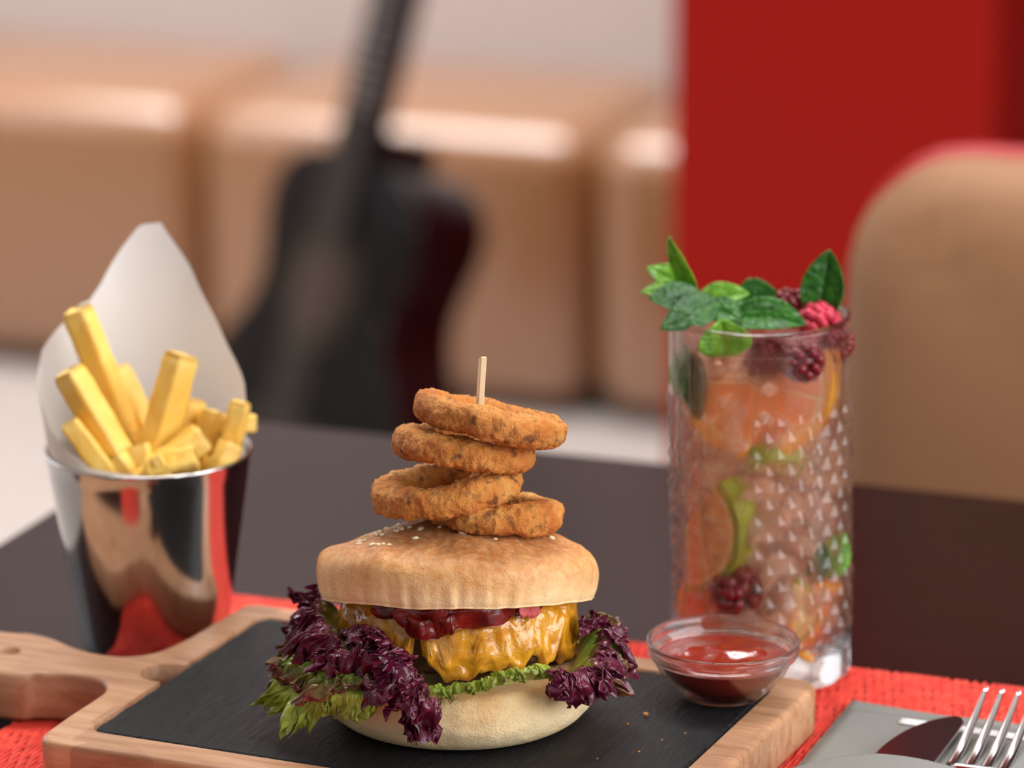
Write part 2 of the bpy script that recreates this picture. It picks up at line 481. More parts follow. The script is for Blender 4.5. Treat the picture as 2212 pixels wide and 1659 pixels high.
def grid_faces(nu, nv, cu=False, cv=False):
    F = []
    for i in range(nu if cu else nu-1):
        for j in range(nv if cv else nv-1):
            a = i*nv+j; b = ((i+1) % nu)*nv+j; c = ((i+1) % nu)*nv+(j+1) % nv; d = i*nv+(j+1) % nv
            F.append((a, b, c, d))
    return F
def lathe(prof, n=96, f=None):
    """prof list of (r,z); f(theta,r,z)->(r,z) optional"""
    V = []; 
    for i in range(n):
        t = 2*pi*i/n
        for (r, z) in prof:
            rr, zz = f(t, r, z) if f else (r, z)
            V.append((rr*cos(t), rr*sin(t), zz))
    return V, grid_faces(n, len(prof), True, False)
def dens(prof, k):
    out = []
    for (a, b) in zip(prof[:-1], prof[1:]):
        for i in range(k): out.append((a[0]+(b[0]-a[0])*i/k, a[1]+(b[1]-a[1])*i/k))
    out.append(prof[-1]); return out
def catmull(P, t, closed=False):
    n = len(P)
    if closed:
        x = (t % 1.0)*n; i = int(x); f = x-i
        p = [P[(i+k-1) % n] for k in range(4)]
    else:
        x = max(0, min(0.999999, t))*(n-1); i = int(x); f = x-i
        p = [P[max(0, min(n-1, i+k-1))] for k in range(4)]
    a, b, c, d = p
    return tuple(0.5*((2*b[k])+(-a[k]+c[k])*f+(2*a[k]-5*b[k]+4*c[k]-d[k])*f*f+(-a[k]+3*b[k]-3*c[k]+d[k])*f*f*f) for k in range(len(a)))
def smooth_prof(P, n): return [catmull(P, i/(n-1)) for i in range(n)]
def tube(path, rad, nseg=8, n=None, caps=True):
    """tube along points; rad number or list"""
    V = []; m = len(path)
    path = [Vector(p) for p in path]
    prev = None
    for i, p in enumerate(path):
        t = (path[min(m-1, i+1)]-path[max(0, i-1)]).normalized()
        if prev is None:
            ref = Vector((0, 0, 1)) if abs(t.z) < 0.9 else Vector((1, 0, 0))
            a = t.cross(ref).normalized()
        else: a = (prev - t*prev.dot(t)).normalized()
        prev = a; b = t.cross(a)
        r = rad[i] if isinstance(rad, (list, tuple)) else rad
        for k in range(nseg):
            an = 2*pi*k/nseg
            V.append(p+a*cos(an)*r+b*sin(an)*r)
    F = grid_faces(m, nseg, False, True)
    if caps:
        F.append(tuple(range(nseg-1, -1, -1))); F.append(tuple((m-1)*nseg+k for k in range(nseg)))
    return V, F
def n3(x, y, z): return noise.noise(Vector((x, y, z)))
def fbm(p, oct=3, gain=0.5):
    s = 0; a = 1.0; q = Vector(p)
    for _ in range(oct):
        s += a*noise.noise(q); a *= gain; q = q*2.03
    return s
def curve_solid(name, loops, depth, bev, mat, res=1):
    """2D outline loops (outer then holes) -> solid mesh centred at z=0"""
    cu = bpy.data.curves.new(name, 'CURVE'); cu.dimensions = '2D'; cu.fill_mode = 'BOTH'
    cu.extrude = depth/2-bev; cu.bevel_depth = bev; cu.bevel_resolution = 2; cu.offset = -bev
    for L in loops:
        s = cu.splines.new('POLY'); s.points.add(len(L)-1)
        for p, q in zip(s.points, L): p.co = (q[0], q[1], 0, 1)
        s.use_cyclic_u = True
    o = bpy.data.objects.new(name, cu); COL.objects.link(o)
    dg = bpy.context.evaluated_depsgraph_get()
    me = bpy.data.meshes.new_from_object(o.evaluated_get(dg))
    bpy.data.objects.remove(o); bpy.data.curves.remove(cu)
    bm = bmesh.new(); bm.from_mesh(me); bmesh.ops.remove_doubles(bm, verts=bm.verts, dist=1e-6)
    bpy.data.meshes.remove(me)
    return bm
def rrect(w, h, r, n=6, cx=0, cy=0):
    P = []
    for (sx, sy, a0) in ((1, 1, 0), (-1, 1, 90), (-1, -1, 180), (1, -1, 270)):
        for i in range(n+1):
            a = radians(a0+90*i/n)
            P.append((cx+sx*(w/2-r)+r*cos(a), cy+sy*(h/2-r)+r*sin(a)))
    return P

# ------------------------------------------------------------------ the room
ROT = (0, 0, -PSI)
U0, U1, V0, V1, HC = -3.2, 1.6, -2.0, 4.66, 2.7
def rbox(name, u0, u1, v0, v1, z0, z1, mat, **kw):
    o = box(name, ((u0+u1)/2, (v0+v1)/2, (z0+z1)/2), (u1-u0, v1-v0, z1-z0), mat, rot=ROT, **kw)
    return o
struct(rbox('floor', U0, U1, V0, V1, -0.05, 0.0, M['floor']))
struct(rbox('ceiling', U0, U1, V0, V1, HC, HC+0.05, M['ceiling']))
struct(rbox('wall_back', U0, U1, V1, V1+0.1, 0, HC, M['wall']))
def wall_with_window(name, axis, pos, lo, hi, wlo, whi, z0, z1, mat, idx):
    """a side wall with a window opening: axis 'u' = wall at u=pos running along v"""
    e = empty(name); struct(e); e.rotation_euler = ROT
    t = 0.1 if pos > 0 else -0.1
    def b(a0, a1, za, zb):
        if axis == 'u': c = (pos+t/2, (a0+a1)/2, (za+zb)/2); s = (abs(t), a1-a0, zb-za)
        else: c = ((a0+a1)/2, pos+t/2, (za+zb)/2); s = (a1-a0, abs(t), zb-za)
        box('wall_panel', c, s, mat, e)
    b(lo, wlo, 0, HC); b(whi, hi, 0, HC); b(wlo, whi, 0, z0); b(wlo, whi, z1, HC)
    w = empty('window_%d' % idx); struct(w); w.rotation_euler = ROT
    def f(a0, a1, za, zb):
        if axis == 'u': c = (pos+t/2, (a0+a1)/2, (za+zb)/2); s = (0.06, a1-a0, zb-za)
        else: c = ((a0+a1)/2, pos+t/2, (za+zb)/2); s = (a1-a0, 0.06, zb-za)
        box('window_frame', c, s, M['white_frame'], w)
    f(wlo, wlo+0.05, z0, z1); f(whi-0.05, whi, z0, z1); f(wlo, whi, z0, z0+0.05); f(wlo, whi, z1-0.05, z1)
    f((wlo+whi)/2-0.025, (wlo+whi)/2+0.025, z0, z1)
wall_with_window('wall_right', 'u', U1, V0, V1, -0.25, 2.45, 0.85, 2.6, M['wall'], 1)
wall_with_window('wall_left', 'u', U0, V0, V1, 1.45, 3.75, 0.85, 2.6, M['wall'], 2)
wall_with_window('wall_front', 'v', V0, U0, U1, -1.95, 0.75, 0.9, 2.65, M['wall'], 3)

# red column on the right, then a set-back panel coloured as its shaded side
CV = 3.55
pL = to_uv(onv(1450, 500, CV)); pR = to_uv(onv(2150, 100, CV))
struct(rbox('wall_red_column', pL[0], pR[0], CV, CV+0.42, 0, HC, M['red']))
struct(rbox('wall_shade_panel', pR[0], U1, CV+0.16, CV+0.42, 0, HC, M['shade_red']))

# ceiling lamp panel over the bench, another added over the table for top light
def lamp_panel(u, v, w, h, label):
    lp = empty('ceiling_lamp', room(u, v, HC), -PSI)
    tag(lp, label, 'ceiling lamp')
    bm = bmesh.new()
    for c, s in (((0, h/2+0.02, -0.03), (w+0.1, 0.03, 0.06)), ((0, -h/2-0.02, -0.03), (w+0.1, 0.03, 0.06)), ((w/2+0.035, 0, -0.03), (0.03, h+0.01, 0.06)), ((-w/2-0.035, 0, -0.03), (0.03, h+0.01, 0.06))):
        bm_box(bm, c, s)
    from_bm('frame', bm, M['white_frame'], lp, False)
    box('diffuser', (0, 0, -0.012), (w+0.04, h+0.01, 0.012), M['white_frame'], lp)
lamp_panel(-1.7, 3.95, 2.6, 1.1, 'long white ceiling lamp panel above the tan bench')
lamp_panel(-0.75, 2.1, 1.3, 0.6, 'short white added lamp panel above the dining table')

# upholstered bench along the back wall
BV = 4.27
seams = [to_uv(onv(415, 600, BV))[0], to_uv(onv(1265, 600, BV))[0]]
step = seams[1]-seams[0]
bench = empty('bench', room(seams[0], BV, 0), -PSI)
tag(bench, 'low tan leather bench with padded sections along the pale wall', 'bench')
for k in range(-2, 4):
    bm = bmesh.new()
    w = step-0.006
    bm_box(bm, (k*step+step/2, 0.19, 0.172), (w, 0.38, 0.325), 0.05, 6)
    bmesh.ops.subdivide_edges(bm, edges=bm.edges[:], cuts=1, use_grid_fill=True)
    o = from_bm('padded_section', bm, M['leather'], bench)
box('plinth', (step*1.0, 0.22, 0.012), (step*6, 0.3, 0.024), M['plinth'], bench)

# ------------------------------------------------------------------ guitar
def build_guitar():
    lam = radians(17.7); yaw = radians(53)
    nh = Vector((-sin(yaw), -cos(yaw), 0))
    a = Vector((0, 0, 1))*cos(lam) - nh*sin(lam)
    n = nh*cos(lam)+Vector((0, 0, 1))*sin(lam)
    xx = a.cross(n).normalized()
    hole = ony(690, 622, 3.97)
    tail = hole - a*0.312
    R = Matrix((xx, a, n)).transposed().to_4x4()
    g = empty('acoustic_guitar', tail)
    g.rotation_euler = R.to_euler()
    tag(g, 'black acoustic guitar leaning in front of the tan bench', 'guitar')
    half = [(0.0, 0.0), (0.07, 0.006), (0.14, 0.035), (0.186, 0.10), (0.19, 0.16), (0.165, 0.225), (0.132, 0.275), (0.124, 0.31),
            (0.132, 0.355), (0.143, 0.405), (0.136, 0.45), (0.10, 0.484), (0.05, 0.495), (0.0, 0.497)]
    half = [(x*(0.86+0.14*max(0, min(1, (0.30-y)/0.12))), y if y < 0.31 else 0.31+(y-0.31)*0.74) for (x, y) in half]
    right = [catmull(half, i/60) for i in range(61)]
    loop = right + [(-x, y) for (x, y) in right[-2:0:-1]]
    bm = curve_solid('body', [loop], 0.094, 0.006, None)
    o = from_bm('body', bm, M['guitar'], g, True, loc=(0, 0, -0.047))
    o.data.materials.append(M['guitar_side'])
    for p in o.data.polygons:
        if abs(p.normal.z) < 0.5: p.material_index = 1
    def ring(name, r0, r1, z, mat):
        V, F = lathe([(r0, z), (r0, z+0.0012), (r1, z+0.0012), (r1, z)], 48)
        return mk(name, V, F, mat, g, False, loc=(0, 0.312, 0))
    ring('rosette', 0.044, 0.066, 0.0002, M['rosette'])
    V, F = lathe([(0.0, 0.0012), (0.0435, 0.0012), (0.0435, 0.0)], 48)
    mk('sound_hole', V, F, M['hole'], g, False, loc=(0, 0.312, 0))
    # neck and fingerboard
    bm = bmesh.new(); bm_box(bm, (0, 0.69, -0.012), (0.05, 0.50, 0.022), 0.008)
    bm_box(bm, (0, 0.46, -0.045), (0.05, 0.03, 0.085), 0.008)
    from_bm('neck', bm, M['guitar_side'], g)
    V = []
    for y, w in ((0.365, 0.029), (0.94, 0.0225)):
        for z in (0.0, 0.0065): V += [(-w, y, z), (w, y, z)]
    mk('fingerboard', V, [(0, 1, 3, 2), (4, 6, 7, 5), (0, 4, 5, 1), (2, 3, 7, 6), (0, 2, 6, 4), (1, 5, 7, 3)], M['fingerboard'], g, False)
    for k in range(1, 21):
        y = 0.94-0.645*(1-2**(-k/12.0))
        if y < 0.37: break
        w = 0.0225+(0.94-y)/(0.575)*0.0065
        box('fret', (0, y, 0.007), (2*w, 0.0024, 0.002), M['fret'], g)
    bm = bmesh.new(); bm_box(bm, (0, 1.03, -0.012), (0.075, 0.18, 0.016), 0.006)
    from_bm('headstock', bm, M['guitar'], g)
    for s in (-1, 1):
        for k in range(3):
            V, F = tube([(s*0.037, 0.97+k*0.05, -0.012), (s*0.056, 0.97+k*0.05, -0.012)], 0.006, 10)
            mk('tuning_peg', V, F, M['fret'], g)
    box('bridge', (0, 0.165, 0.004), (0.16, 0.028, 0.008), M['fingerboard'], g, 0.003)
    for k in range(6):
        x = -0.02+k*0.008
        V, F = tube([(x*1.3, 0.165, 0.01), (x*0.9, 0.95, 0.0095)], 0.0004, 5)
        mk('string', V, F, M['string'], g)
build_guitar()

# ------------------------------------------------------------------ chair behind the table
def build_chair():
    v = 1.99
    pl = to_uv(onv(1806, 700, v)); top = onv(2100, 330, v).z-0.011
    w, zb = 0.47, 0.40
    c = empty('dining_chair', room(pl[0]+w/2, v, 0), -PSI)
    tag(c, 'taupe upholstered chair with red back standing behind the dark table', 'chair')
    def back(name, w, z0, z1, r, th, y0, mat, bulge):
        nx, nz = 26, 26; V = []
        L = []
        for i in range(nx):
            for j in range(nz):
                a = i/(nx-1)*2-1; b = j/(nz-1)*2-1
                wl = w/2*(1.0+0.05*(1-(b+1)/2)); hh = (z1-z0)/2
                # push the square grid into a rounded rectangle of corner radius r
                m_ = max(abs(a), abs(b), 1e-6)
                bx, bz = a/m_*wl, b/m_*hh
                cx_, cz_ = wl-r, hh-r
                if abs(bx) > cx_ and abs(bz) > cz_:
                    vx, vz = abs(bx)-cx_, abs(bz)-cz_; l_ = sqrt(vx*vx+vz*vz)
                    bx = math.copysign(cx_+vx/l_*r, bx); bz = math.copysign(cz_+vz/l_*r, bz)
                X = bx*m_; Z = (z0+z1)/2+bz*m_
                e = (1-abs(a)**4)*(1-abs(b)**4)
                Y = y0 + 0.16*(X*X)*-1.2 + 0.10*(Z-z0)
                L.append((X, Y, Z, e))
        V = [(p[0], p[1]-bulge*p[3]**0.5, p[2]) for p in L]+[(p[0], p[1]+th, p[2]) for p in L]
        N = nx*nz; F = grid_faces(nx, nz)+[tuple(N+k for k in reversed(f)) for f in grid_faces(nx, nz)]
        bd = [i*nz for i in range(nx)]+[(nx-1)*nz+j for j in range(1, nz)]+[i*nz+nz-1 for i in range(nx-2, -1, -1)]+[j for j in range(nz-2, 0, -1)]
        for k in range(len(bd)):
            p, q = bd[k], bd[(k+1) % len(bd)]
            F.append((p, p+N, q+N, q))
        return mk(name, V, F, mat, c)
    back('back_cushion', w, zb, top-0.003, 0.055, 0.02, 0.0, M['chair_pad'], 0.03)
    back('back_shell', w+0.006, zb-0.01, top+0.0005, 0.056, 0.012, 0.0195, M['chair_red'], 0.0)
    bm = bmesh.new(); bm_box(bm, (0, -0.2, 0.44), (w-0.02, 0.42, 0.09), 0.03, 4)
    from_bm('seat', bm, M['chair_pad'], c)
    for sx in (-1, 1):
        for y in (-0.36, 0.0):
            V, F = tube([(sx*0.19, y, 0.41), (sx*0.205, y+(0.02 if y == 0 else -0.02), 0.0)], [0.02, 0.014], 12)
            mk('leg', V, F, M['chair_leg'], c)
build_chair()

# ------------------------------------------------------------------ table
TZ = 0.76
tl = to_uv(onz(50, 1140, TZ))[0]; tr = to_uv(onz(1440, 1000, TZ))[1]
TU1, TV0 = tl+1.25, tr-0.85
tb = empty('dining_table', room((tl+TU1)/2, (TV0+tr)/2, 0), -PSI)
tag(tb, 'dark wenge wood dining table carrying the burger board', 'table')
box('table_top', (0, 0, TZ-0.016), (TU1-tl, tr-TV0, 0.032), M['table'], tb, 0.002, 2)
for sx in (-1, 1):
    for sy in (-1, 1):
        box('leg', (sx*((TU1-tl)/2-0.12), sy*((tr-TV0)/2-0.10), (TZ-0.032)/2), (0.06, 0.06, TZ-0.032), M['table'], tb, 0.003, 2)

# ------------------------------------------------------------------ placemat
MT = TZ+0.0022
def build_mat():
    u0 = to_uv(onz(430, 1275, TZ))[0]; v1 = to_uv(onz(1360, 1393, TZ))[1]
    W, D = 0.45, 0.32
    e = empty('placemat', room(u0+W/2, v1-D/2, TZ), -PSI)
    tag(e, 'red woven placemat under the wooden board', 'placemat')
    box('backing', (0, 0, 0.0004), (W, D, 0.0006), M['mat_back'], e)
    V = []; F = []
    pitch = 0.00185; nc = int(W/pitch); rnd = random.Random(3)
    seg = 100; 
    prof = [(-0.00080, 0.0), (-0.00060, 0.0008), (0.0, 0.0012), (0.00060, 0.0008), (0.00080, 0.0)]
    blk_ = lambda c: noise.noise(Vector((c*0.09, 0.5, 0)))
    for c in range(nc):
        x = -W/2+pitch*(c+0.5)
        base = len(V)
        ph = (c % 2)*pi + 0.8*rnd.random()+2.0*blk_(c)
        blk = noise.noise(Vector((c*0.13, 0.5, 0)))
        for s in range(seg+1):
            y = -D/2+D*s/seg
            k = sin(2*pi*y/0.014+ph)
            gate = 1.0 if noise.noise(Vector((c*0.31, y*60, 2))) > -0.12 else 0.15
            dip = -0.0010*max(0, k)**4*gate
            nar = 1.0-0.70*max(0, k)**4*gate
            dx = 0.0
            for (px, pz) in prof:
                V.append((x+px*nar+dx, y, 0.0008+max(0.0, pz+dip*(pz > 0))))
        F += [tuple(base+k for k in f) for f in grid_faces(seg+1, len(prof))]
    o = mk('woven_cords', V, F, M['mat_cord'], e)
    o['kind'] = 'stuff'
    return e
build_mat()

# ------------------------------------------------------------------ serving board with slate
BZ = 0.7812       # top of the wood
def build_board():
    def bl(x, y):
        p = onz(x, y, BZ); return to_uv(p, PSB)
    fl = bl(72, 1597); rl = bl(497, 1317); rr = bl(1768, 1472)
    uL, uR = (fl[0]+rl[0])/2, rr[0]+0.001; vF, vR = fl[1]-0.0, rr[1]+0.001
    cu, cv = (uL+uR)/2, (vF+vR)/2
    def corner(cx, cy, r, a0, a1, n=6):
        return [(cx+r*cos(radians(a0+(a1-a0)*i/n)), cy+r*sin(radians(a0+(a1-a0)*i/n))) for i in range(n+1)]
    r = 0.009
    L = []
    L += corner(uL+r, vF+r, r, 180, 270)
    L += corner(uR-r, vF+r, r, 270, 360)
    L += corner(uR-r, vR-r, r, 0, 90)
    L += corner(uL+r, vR-r, r, 90, 150, 4)
    # rear side of the handle, then its rounded end off frame, then its front side back to the board
    rear = [bl(*p) for p in ((440, 1356), (385, 1386), (330, 1408), (270, 1415), (215, 1410), (165, 1397), (115, 1377), (65, 1365), (10, 1362))]
    front = [bl(*p) for p in ((0, 1452), (80, 1453), (150, 1455), (200, 1462), (226, 1474), (226, 1490), (200, 1510), (150, 1542))]
    eu = min(p[0] for p in rear)-0.035; ev = (rear[-1][1]+front[0][1])/2; er = (rear[-1][1]-front[0][1])/2
    ctrl = [L[-1]]+rear+[(eu-er*0.3, rear[-1][1]-0.001), (eu-er, ev+er*0.45), (eu-er, ev-er*0.45), (eu-er*0.3, front[0][1]+0.001)]+front+[L[0]]
    N = 110
    hand = [catmull(ctrl, i/N) for i in range(1, N)]
    loop = L+hand
    loop = [(x-cu, y-cv) for (x, y) in loop]
    bm = curve_solid('board', [loop], 0.0190, 0.0022, None)
    o = from_bm('serving_board', bm, M['wood'], None, False)
    # cutters
    sl = bl(188, 1578)
    sw, sd = 2*abs(sl[0]-cu), 2*abs(sl[1]-cv)
    sw = uR-0.0135-sl[0]; sd = vR-0.0135-sl[1]; scx = sl[0]+sw/2-cu; scy = sl[1]+sd/2-cv
    cutters = []
    def cutter(loops, z0, z1):
        b = curve_solid('cut', loops, z1-z0, 0.0, None)
        c = from_bm('cut', b, M['wood'], None, False, loc=(0, 0, (z0+z1)/2)); cutters.append(c); return c
    rec = cutter([rrect(sw, sd, 0.006, 6, scx, scy)], 0.0095-0.0065, 0.02)
    h = bl(22, 1406); circ = lambda c, rx, ry, k: [(c[0]-cu+rx*cos(2*pi*i/k), c[1]-cv+ry*sin(2*pi*i/k)) for i in range(k)]
    hole = cutter([circ(h, 0.0042, 0.0042, 28)], -0.03, 0.03)
    h2 = bl(362, 1454)
    fing = cutter([circ(h2, 0.0102, 0.0102, 40)], -0.03, 0.02)
    for c in cutters:
        md = o.modifiers.new('cut', 'BOOLEAN'); md.operation = 'DIFFERENCE'; md.object = c; md.solver = 'EXACT'
    dg = bpy.context.evaluated_depsgraph_get()
    me = bpy.data.meshes.new_from_object(o.evaluated_get(dg))
    o.modifiers.clear(); old = o.data; o.data = me; bpy.data.meshes.remove(old)
    for c in cutters:
        m_ = c.data; bpy.data.objects.remove(c); bpy.data.meshes.remove(m_)
    me.materials.clear(); me.materials.append(M['wood'])
    c = Vector((cu*cos(PSB)+cv*sin(PSB), -cu*sin(PSB)+cv*cos(PSB), BZ-0.0095))
    o.location = c; o.rotation_euler = (0, 0, -PSB)
    tag(o, 'wooden serving board with long handle and finger hole', 'serving board')
    # slate tile: jagged chipped edge
    w, d = sw-0.0022, sd-0.0016
    base = rrect(w, d, 0.005, 5)
    P = []
    for i in range(len(base)):
        a, b = base[i], base[(i+1) % len(base)]
        k = max(1, int(sqrt((a[0]-b[0])**2+(a[1]-b[1])**2)/0.0011))
        for j in range(k): P.append((a[0]+(b[0]-a[0])*j/k, a[1]+(b[1]-a[1])*j/k))
    rnd = random.Random(5)
    def ringz(z, off, jit):
        R = []
        for (x, y) in P:
            l = sqrt(x*x+y*y); q = noise.noise(Vector((x*700, y*700, z*900)))*jit
            sx = 1-(off+q)/(w/2); sy = 1-(off+q)/(d/2)
            R.append((x*sx, y*sy, z))
        return R
    rings = [ringz(0.0, 0.0, 0.0003), ringz(0.0046, 0.0, 0.0005), ringz(0.0056, 0.0005, 0.0006), ringz(0.0062, 0.0012, 0.0007)]
    n = len(P); V = [v for R in rings for v in R]; F = []
    for k in range(3):
        for i in range(n):
            F.append((k*n+i, k*n+(i+1) % n, (k+1)*n+(i+1) % n, (k+1)*n+i))
    F.append(tuple(range(n-1, -1, -1))); F.append(tuple(3*n+i for i in range(n)))
    off = Vector((scx*cos(PSB)+scy*sin(PSB), -scx*sin(PSB)+scy*cos(PSB), 0))
    s = mk('slate_tile', V, F, M['slate'], None, False, loc=(c.x+off.x, c.y+off.y, BZ-0.0065+0.0002), rot=(0, 0, -PSB))
    tag(s, 'black slate tile set into the wooden serving board', 'slate tile')
build_board()
SZ = BZ - 0.0001   # top of the slate

# ------------------------------------------------------------------ burger
cm = 0.01
bfront = onz(970, 1634, SZ)
BO = Vector((-0.0195, bfront.y+0.046, SZ))
burger = empty('burger', BO)
tag(burger, 'stacked cheeseburger with frilly lettuce on the black slate', 'burger')
def lump(V, amp, sc, seed=0, oct=3):
    out = []
    for v in V:
        v = Vector(v); q = v*sc+Vector((seed, seed*1.7, seed*0.3))
        d = v.normalized() if v.length > 1e-6 else Vector((0, 0, 1))
        out.append(v+d*amp*fbm(q, oct))
    return out
# bottom bun
prof = smooth_prof([(0, 0), (0.030, 0.0), (0.041, 0.0006), (0.0465, 0.0035), (0.0497, 0.0085), (0.0502, 0.014), (0.0496, 0.019), (0.0475, 0.0218), (0.042, 0.0222), (0.025, 0.0215), (0, 0.021)], 60)
prof[0] = (0, 0); prof = [(max(0, r), max(0, z)) for r, z in prof]
def fb(t, r, z):
    k = min(1, z/0.006)
    r2 = r*(1+k*(0.022*n3(cos(t)*1.6, sin(t)*1.6, 3)+0.020*fbm((cos(t)*5, sin(t)*5, z*110), 3)))
    z2 = z+(0.0016*n3(cos(t)*2.5, sin(t)*2.5, 9) if z > 0.015 else 0)
    return r2, z2
V, F = lathe(prof, 144, fb)
V = [Vector(v)+Vector((0, 0, 0.0)) for v in V]
mk('bottom_bun', V, F, M['bun_bot'], burger)
# top bun
tprof = smooth_prof([(0, 0.002), (0.03, 0.001), (0.0470, -0.0002), (0.0492, 0.0008), (0.0502, 0.0045), (0.0507, 0.0098), (0.0496, 0.0140), (0.0462, 0.0172), (0.0390, 0.0202), (0.029, 0.0238), (0.018, 0.0268), (0.008, 0.0284), (0, 0.0287)], 80)
tprof = [(max(0, r), z) for r, z in tprof]
def ft(t, r, z):
    w = min(1, r/0.03)
    r2 = r*(1+0.016*n3(cos(t)*1.5, sin(t)*1.5, 1)*w)
    # vertical creases near the cut edge
    e = max(0, 1-abs(z-0.003)/0.010)
    r2 *= 1+w*0.024*e*fbm((cos(t)*12, sin(t)*12, z*20), 3)
    x_, y_ = r*cos(t), r*sin(t)
    z2 = z+(0.0020*fbm((x_*45, y_*45, 5), 2)+0.0007*fbm((x_*160, y_*160, 2), 2))*(1 if z > 0.008 else 0.35)
    return r2, z2
V, F = lathe(tprof, 260, ft)
tb_mat = Matrix.Translation((0, 0, 0.0440)) @ Matrix.Rotation(radians(-13.5), 4, 'X')
topbun = mk('top_bun', V, F, M['bun_top'], burger)
topbun.matrix_local = tb_mat
# sesame flakes on the crown
sV, sF = lathe([(0, -0.0005), (0.0006, -0.0004), (0.0009, 0), (0.0006, 0.0004), (0, 0.0005)], 8)
sV = [(v[0]*1.5, v[1]*0.9, v[2]) for v in sV]
seed_me = None
rnd = random.Random(11)
from mathutils.bvhtree import BVHTree
bvh = BVHTree.FromPolygons([Vector(v) for v in V], F)
spots = [(-0.006, -0.020), (0.012, -0.018), (0.016, -0.016), (-0.03, -0.026), (-0.028, -0.028), (-0.026, -0.027), (-0.035, -0.012), (-0.033, -0.013),
         (0.010, -0.022), (0.0115, -0.0215), (0.009, -0.0205), (0.022, -0.012), (0.025, -0.010), (0.030, -0.006), (-0.020, -0.012), (-0.017, -0.014), (-0.012, -0.008)]
spots += [((rnd.random()-0.5)*0.07, -0.03+rnd.random()*0.055) for _ in range(46)]
for (x, y) in spots:
    if x*x+y*y > 0.04**2: continue
    h = bvh.ray_cast(Vector((x, y, 0.1)), Vector((0, 0, -1)))
    if h[0] is None: continue
    q = h[1].to_track_quat('Z', 'Y')
    if seed_me is None:
        o = mk('sesame_seed', sV, sF, M['sesame'], topbun); seed_me = o.data
    else:
        o = bpy.data.objects.new('sesame_seed', seed_me); COL.objects.link(o); o.parent = topbun
    o.location = h[0]+h[1]*0.0002
    o.rotation_euler = (q @ Matrix.Rotation(rnd.random()*6.28, 3, 'Z').to_quaternion()).to_euler()
    s = 0.7+rnd.random()*0.7; o.scale = (s, s, s)
# patty
PT = Matrix.Translation((0.0, 0.0005, 0.0330)) @ Matrix.Rotation(radians(-9.5), 4, 'X')
PR, PH = 0.0405, 0.0118
def patty_pt(t, al, off=0.0):
    e = 0.55
    c = max(0, cos(al))**e; s = math.copysign(abs(sin(al))**e, sin(al))
    wob = 1+0.03*n3(cos(t)*2, sin(t)*2, 4)
    r = (PR-PH)*wob+PH*c+off*cos(al); z = PH*s+off*sin(al)
    return Vector((r*cos(t), r*sin(t), z))
V = []; nt_, na = 120, 28
for i in range(nt_):
    t = 2*pi*i/nt_
    V.append(Vector((0, 0, -PH)))
    for j in range(na+1):
        al = -pi/2+pi*j/na
        p = patty_pt(t, al); d = Vector((p.x, p.y, p.z*2)).normalized()
        V.append(p+d*0.0022*fbm(p*170, 3))
    V.append(Vector((0, 0, PH)))
pat = mk('patty', V, grid_faces(nt_, na+3, True), M['patty'], burger)
pat.matrix_local = PT
# cheese: melted sheet running over the edge of the patty (theta -90 deg = towards camera)
def drip(t):
    x = cos(t)
    dlen = 1.48+0.55*n3(cos(t)*2.6+3, sin(t)*2.6, 0.7)+0.45*n3(cos(t)*7, sin(t)*7, 2.1)+0.2*n3(cos(t)*16, sin(t)*16, 4)
    front = max(0, -sin(t))**1.5
    dlen += front*0.55*math.exp(-((x-0.06)/0.22)**2)
    dlen -= front*0.35*math.exp(-((x+0.30)/0.10)**2)
    return max(0.5, min(1.85, dlen))
V = []; ns = 46; nth = 220
for i in range(nth):
    t = 2*pi*i/nth; D = drip(t)
    for j in range(ns):
        s = j/(ns-1)
        if s < 0.25:
            r = 0.012+(PR-PH-0.012)*s/0.25
            p = Vector((r*cos(t), r*sin(t), PH+0.0012)); nrm = Vector((0, 0, 1))
        else:
            q = (s-0.25)/0.75
            al = pi/2-q*D*pi/2*1.02
            end = max(0, 1-((q-0.86)/0.14)**2) if q > 0.86 else 1.0
            bead = 0.0011*math.exp(-((q-0.84)/0.10)**2)
            p = patty_pt(t, al, 0.0004+(0.0018+bead)*sqrt(max(0, end))-0.0022*(q > 0.985))
            nrm = Vector((p.x, p.y, p.z*2)).normalized()
        p = p+nrm*(0.0017*fbm(p*170, 3)+0.0009*fbm(p*230+Vector((3, 1, 7)), 2)+0.0006*fbm(Vector((p.x*480, p.y*480, p.z*120)), 2))
        V.append(p)
ch = mk('cheese_slice', V, grid_faces(nth, ns, True), M['cheese'], burger)
ch.matrix_local = PT
# bacon strips under the crown
def ribbon(name, pts, w, th, amp, fr, mat, parent, seed=0, nu=90):
    V = []; nv = 10
    for i in range(nu):
        u = i/(nu-1)
        c = Vector(catmull(pts, u)); c2 = Vector(catmull(pts, min(1, u+0.01))); c1 = Vector(catmull(pts, max(0, u-0.01)))
        t = (c2-c1).normalized(); up = Vector((0, 0, 1)); nrm = t.cross(up).normalized()
        ww = w*(1+0.35*n3(u*6, seed, 0.3))*(min(1, u*8, (1-u)*8)**0.5*0.9+0.1)
        for j in range(2*nv):
            k = j if j < nv else 2*nv-1-j
            v = k/(nv-1)-0.5; side = 1 if j < nv else -1
            wave = amp*sin(fr*u*2*pi+v*1.5+seed)*1.0+amp*0.5*n3(u*14, v*3, seed)
            V.append(c+up*(v*ww)+nrm*(wave+side*th/2*(1-(2*v)**6))+up*0.3*wave)
    return mk(name, V, grid_faces(nu, 2*nv, False, True), mat, parent)
def arc(th0, th1, r, z, n=6):
    return [(r*sin(radians(th0+(th1-th0)*i/n)), -r*cos(radians(th0+(th1-th0)*i/n)), z if not callable(z) else z(i/n)) for i in range(n+1)]
def ztilt(r, th, base): return base+r*cos(radians(th))*0.24
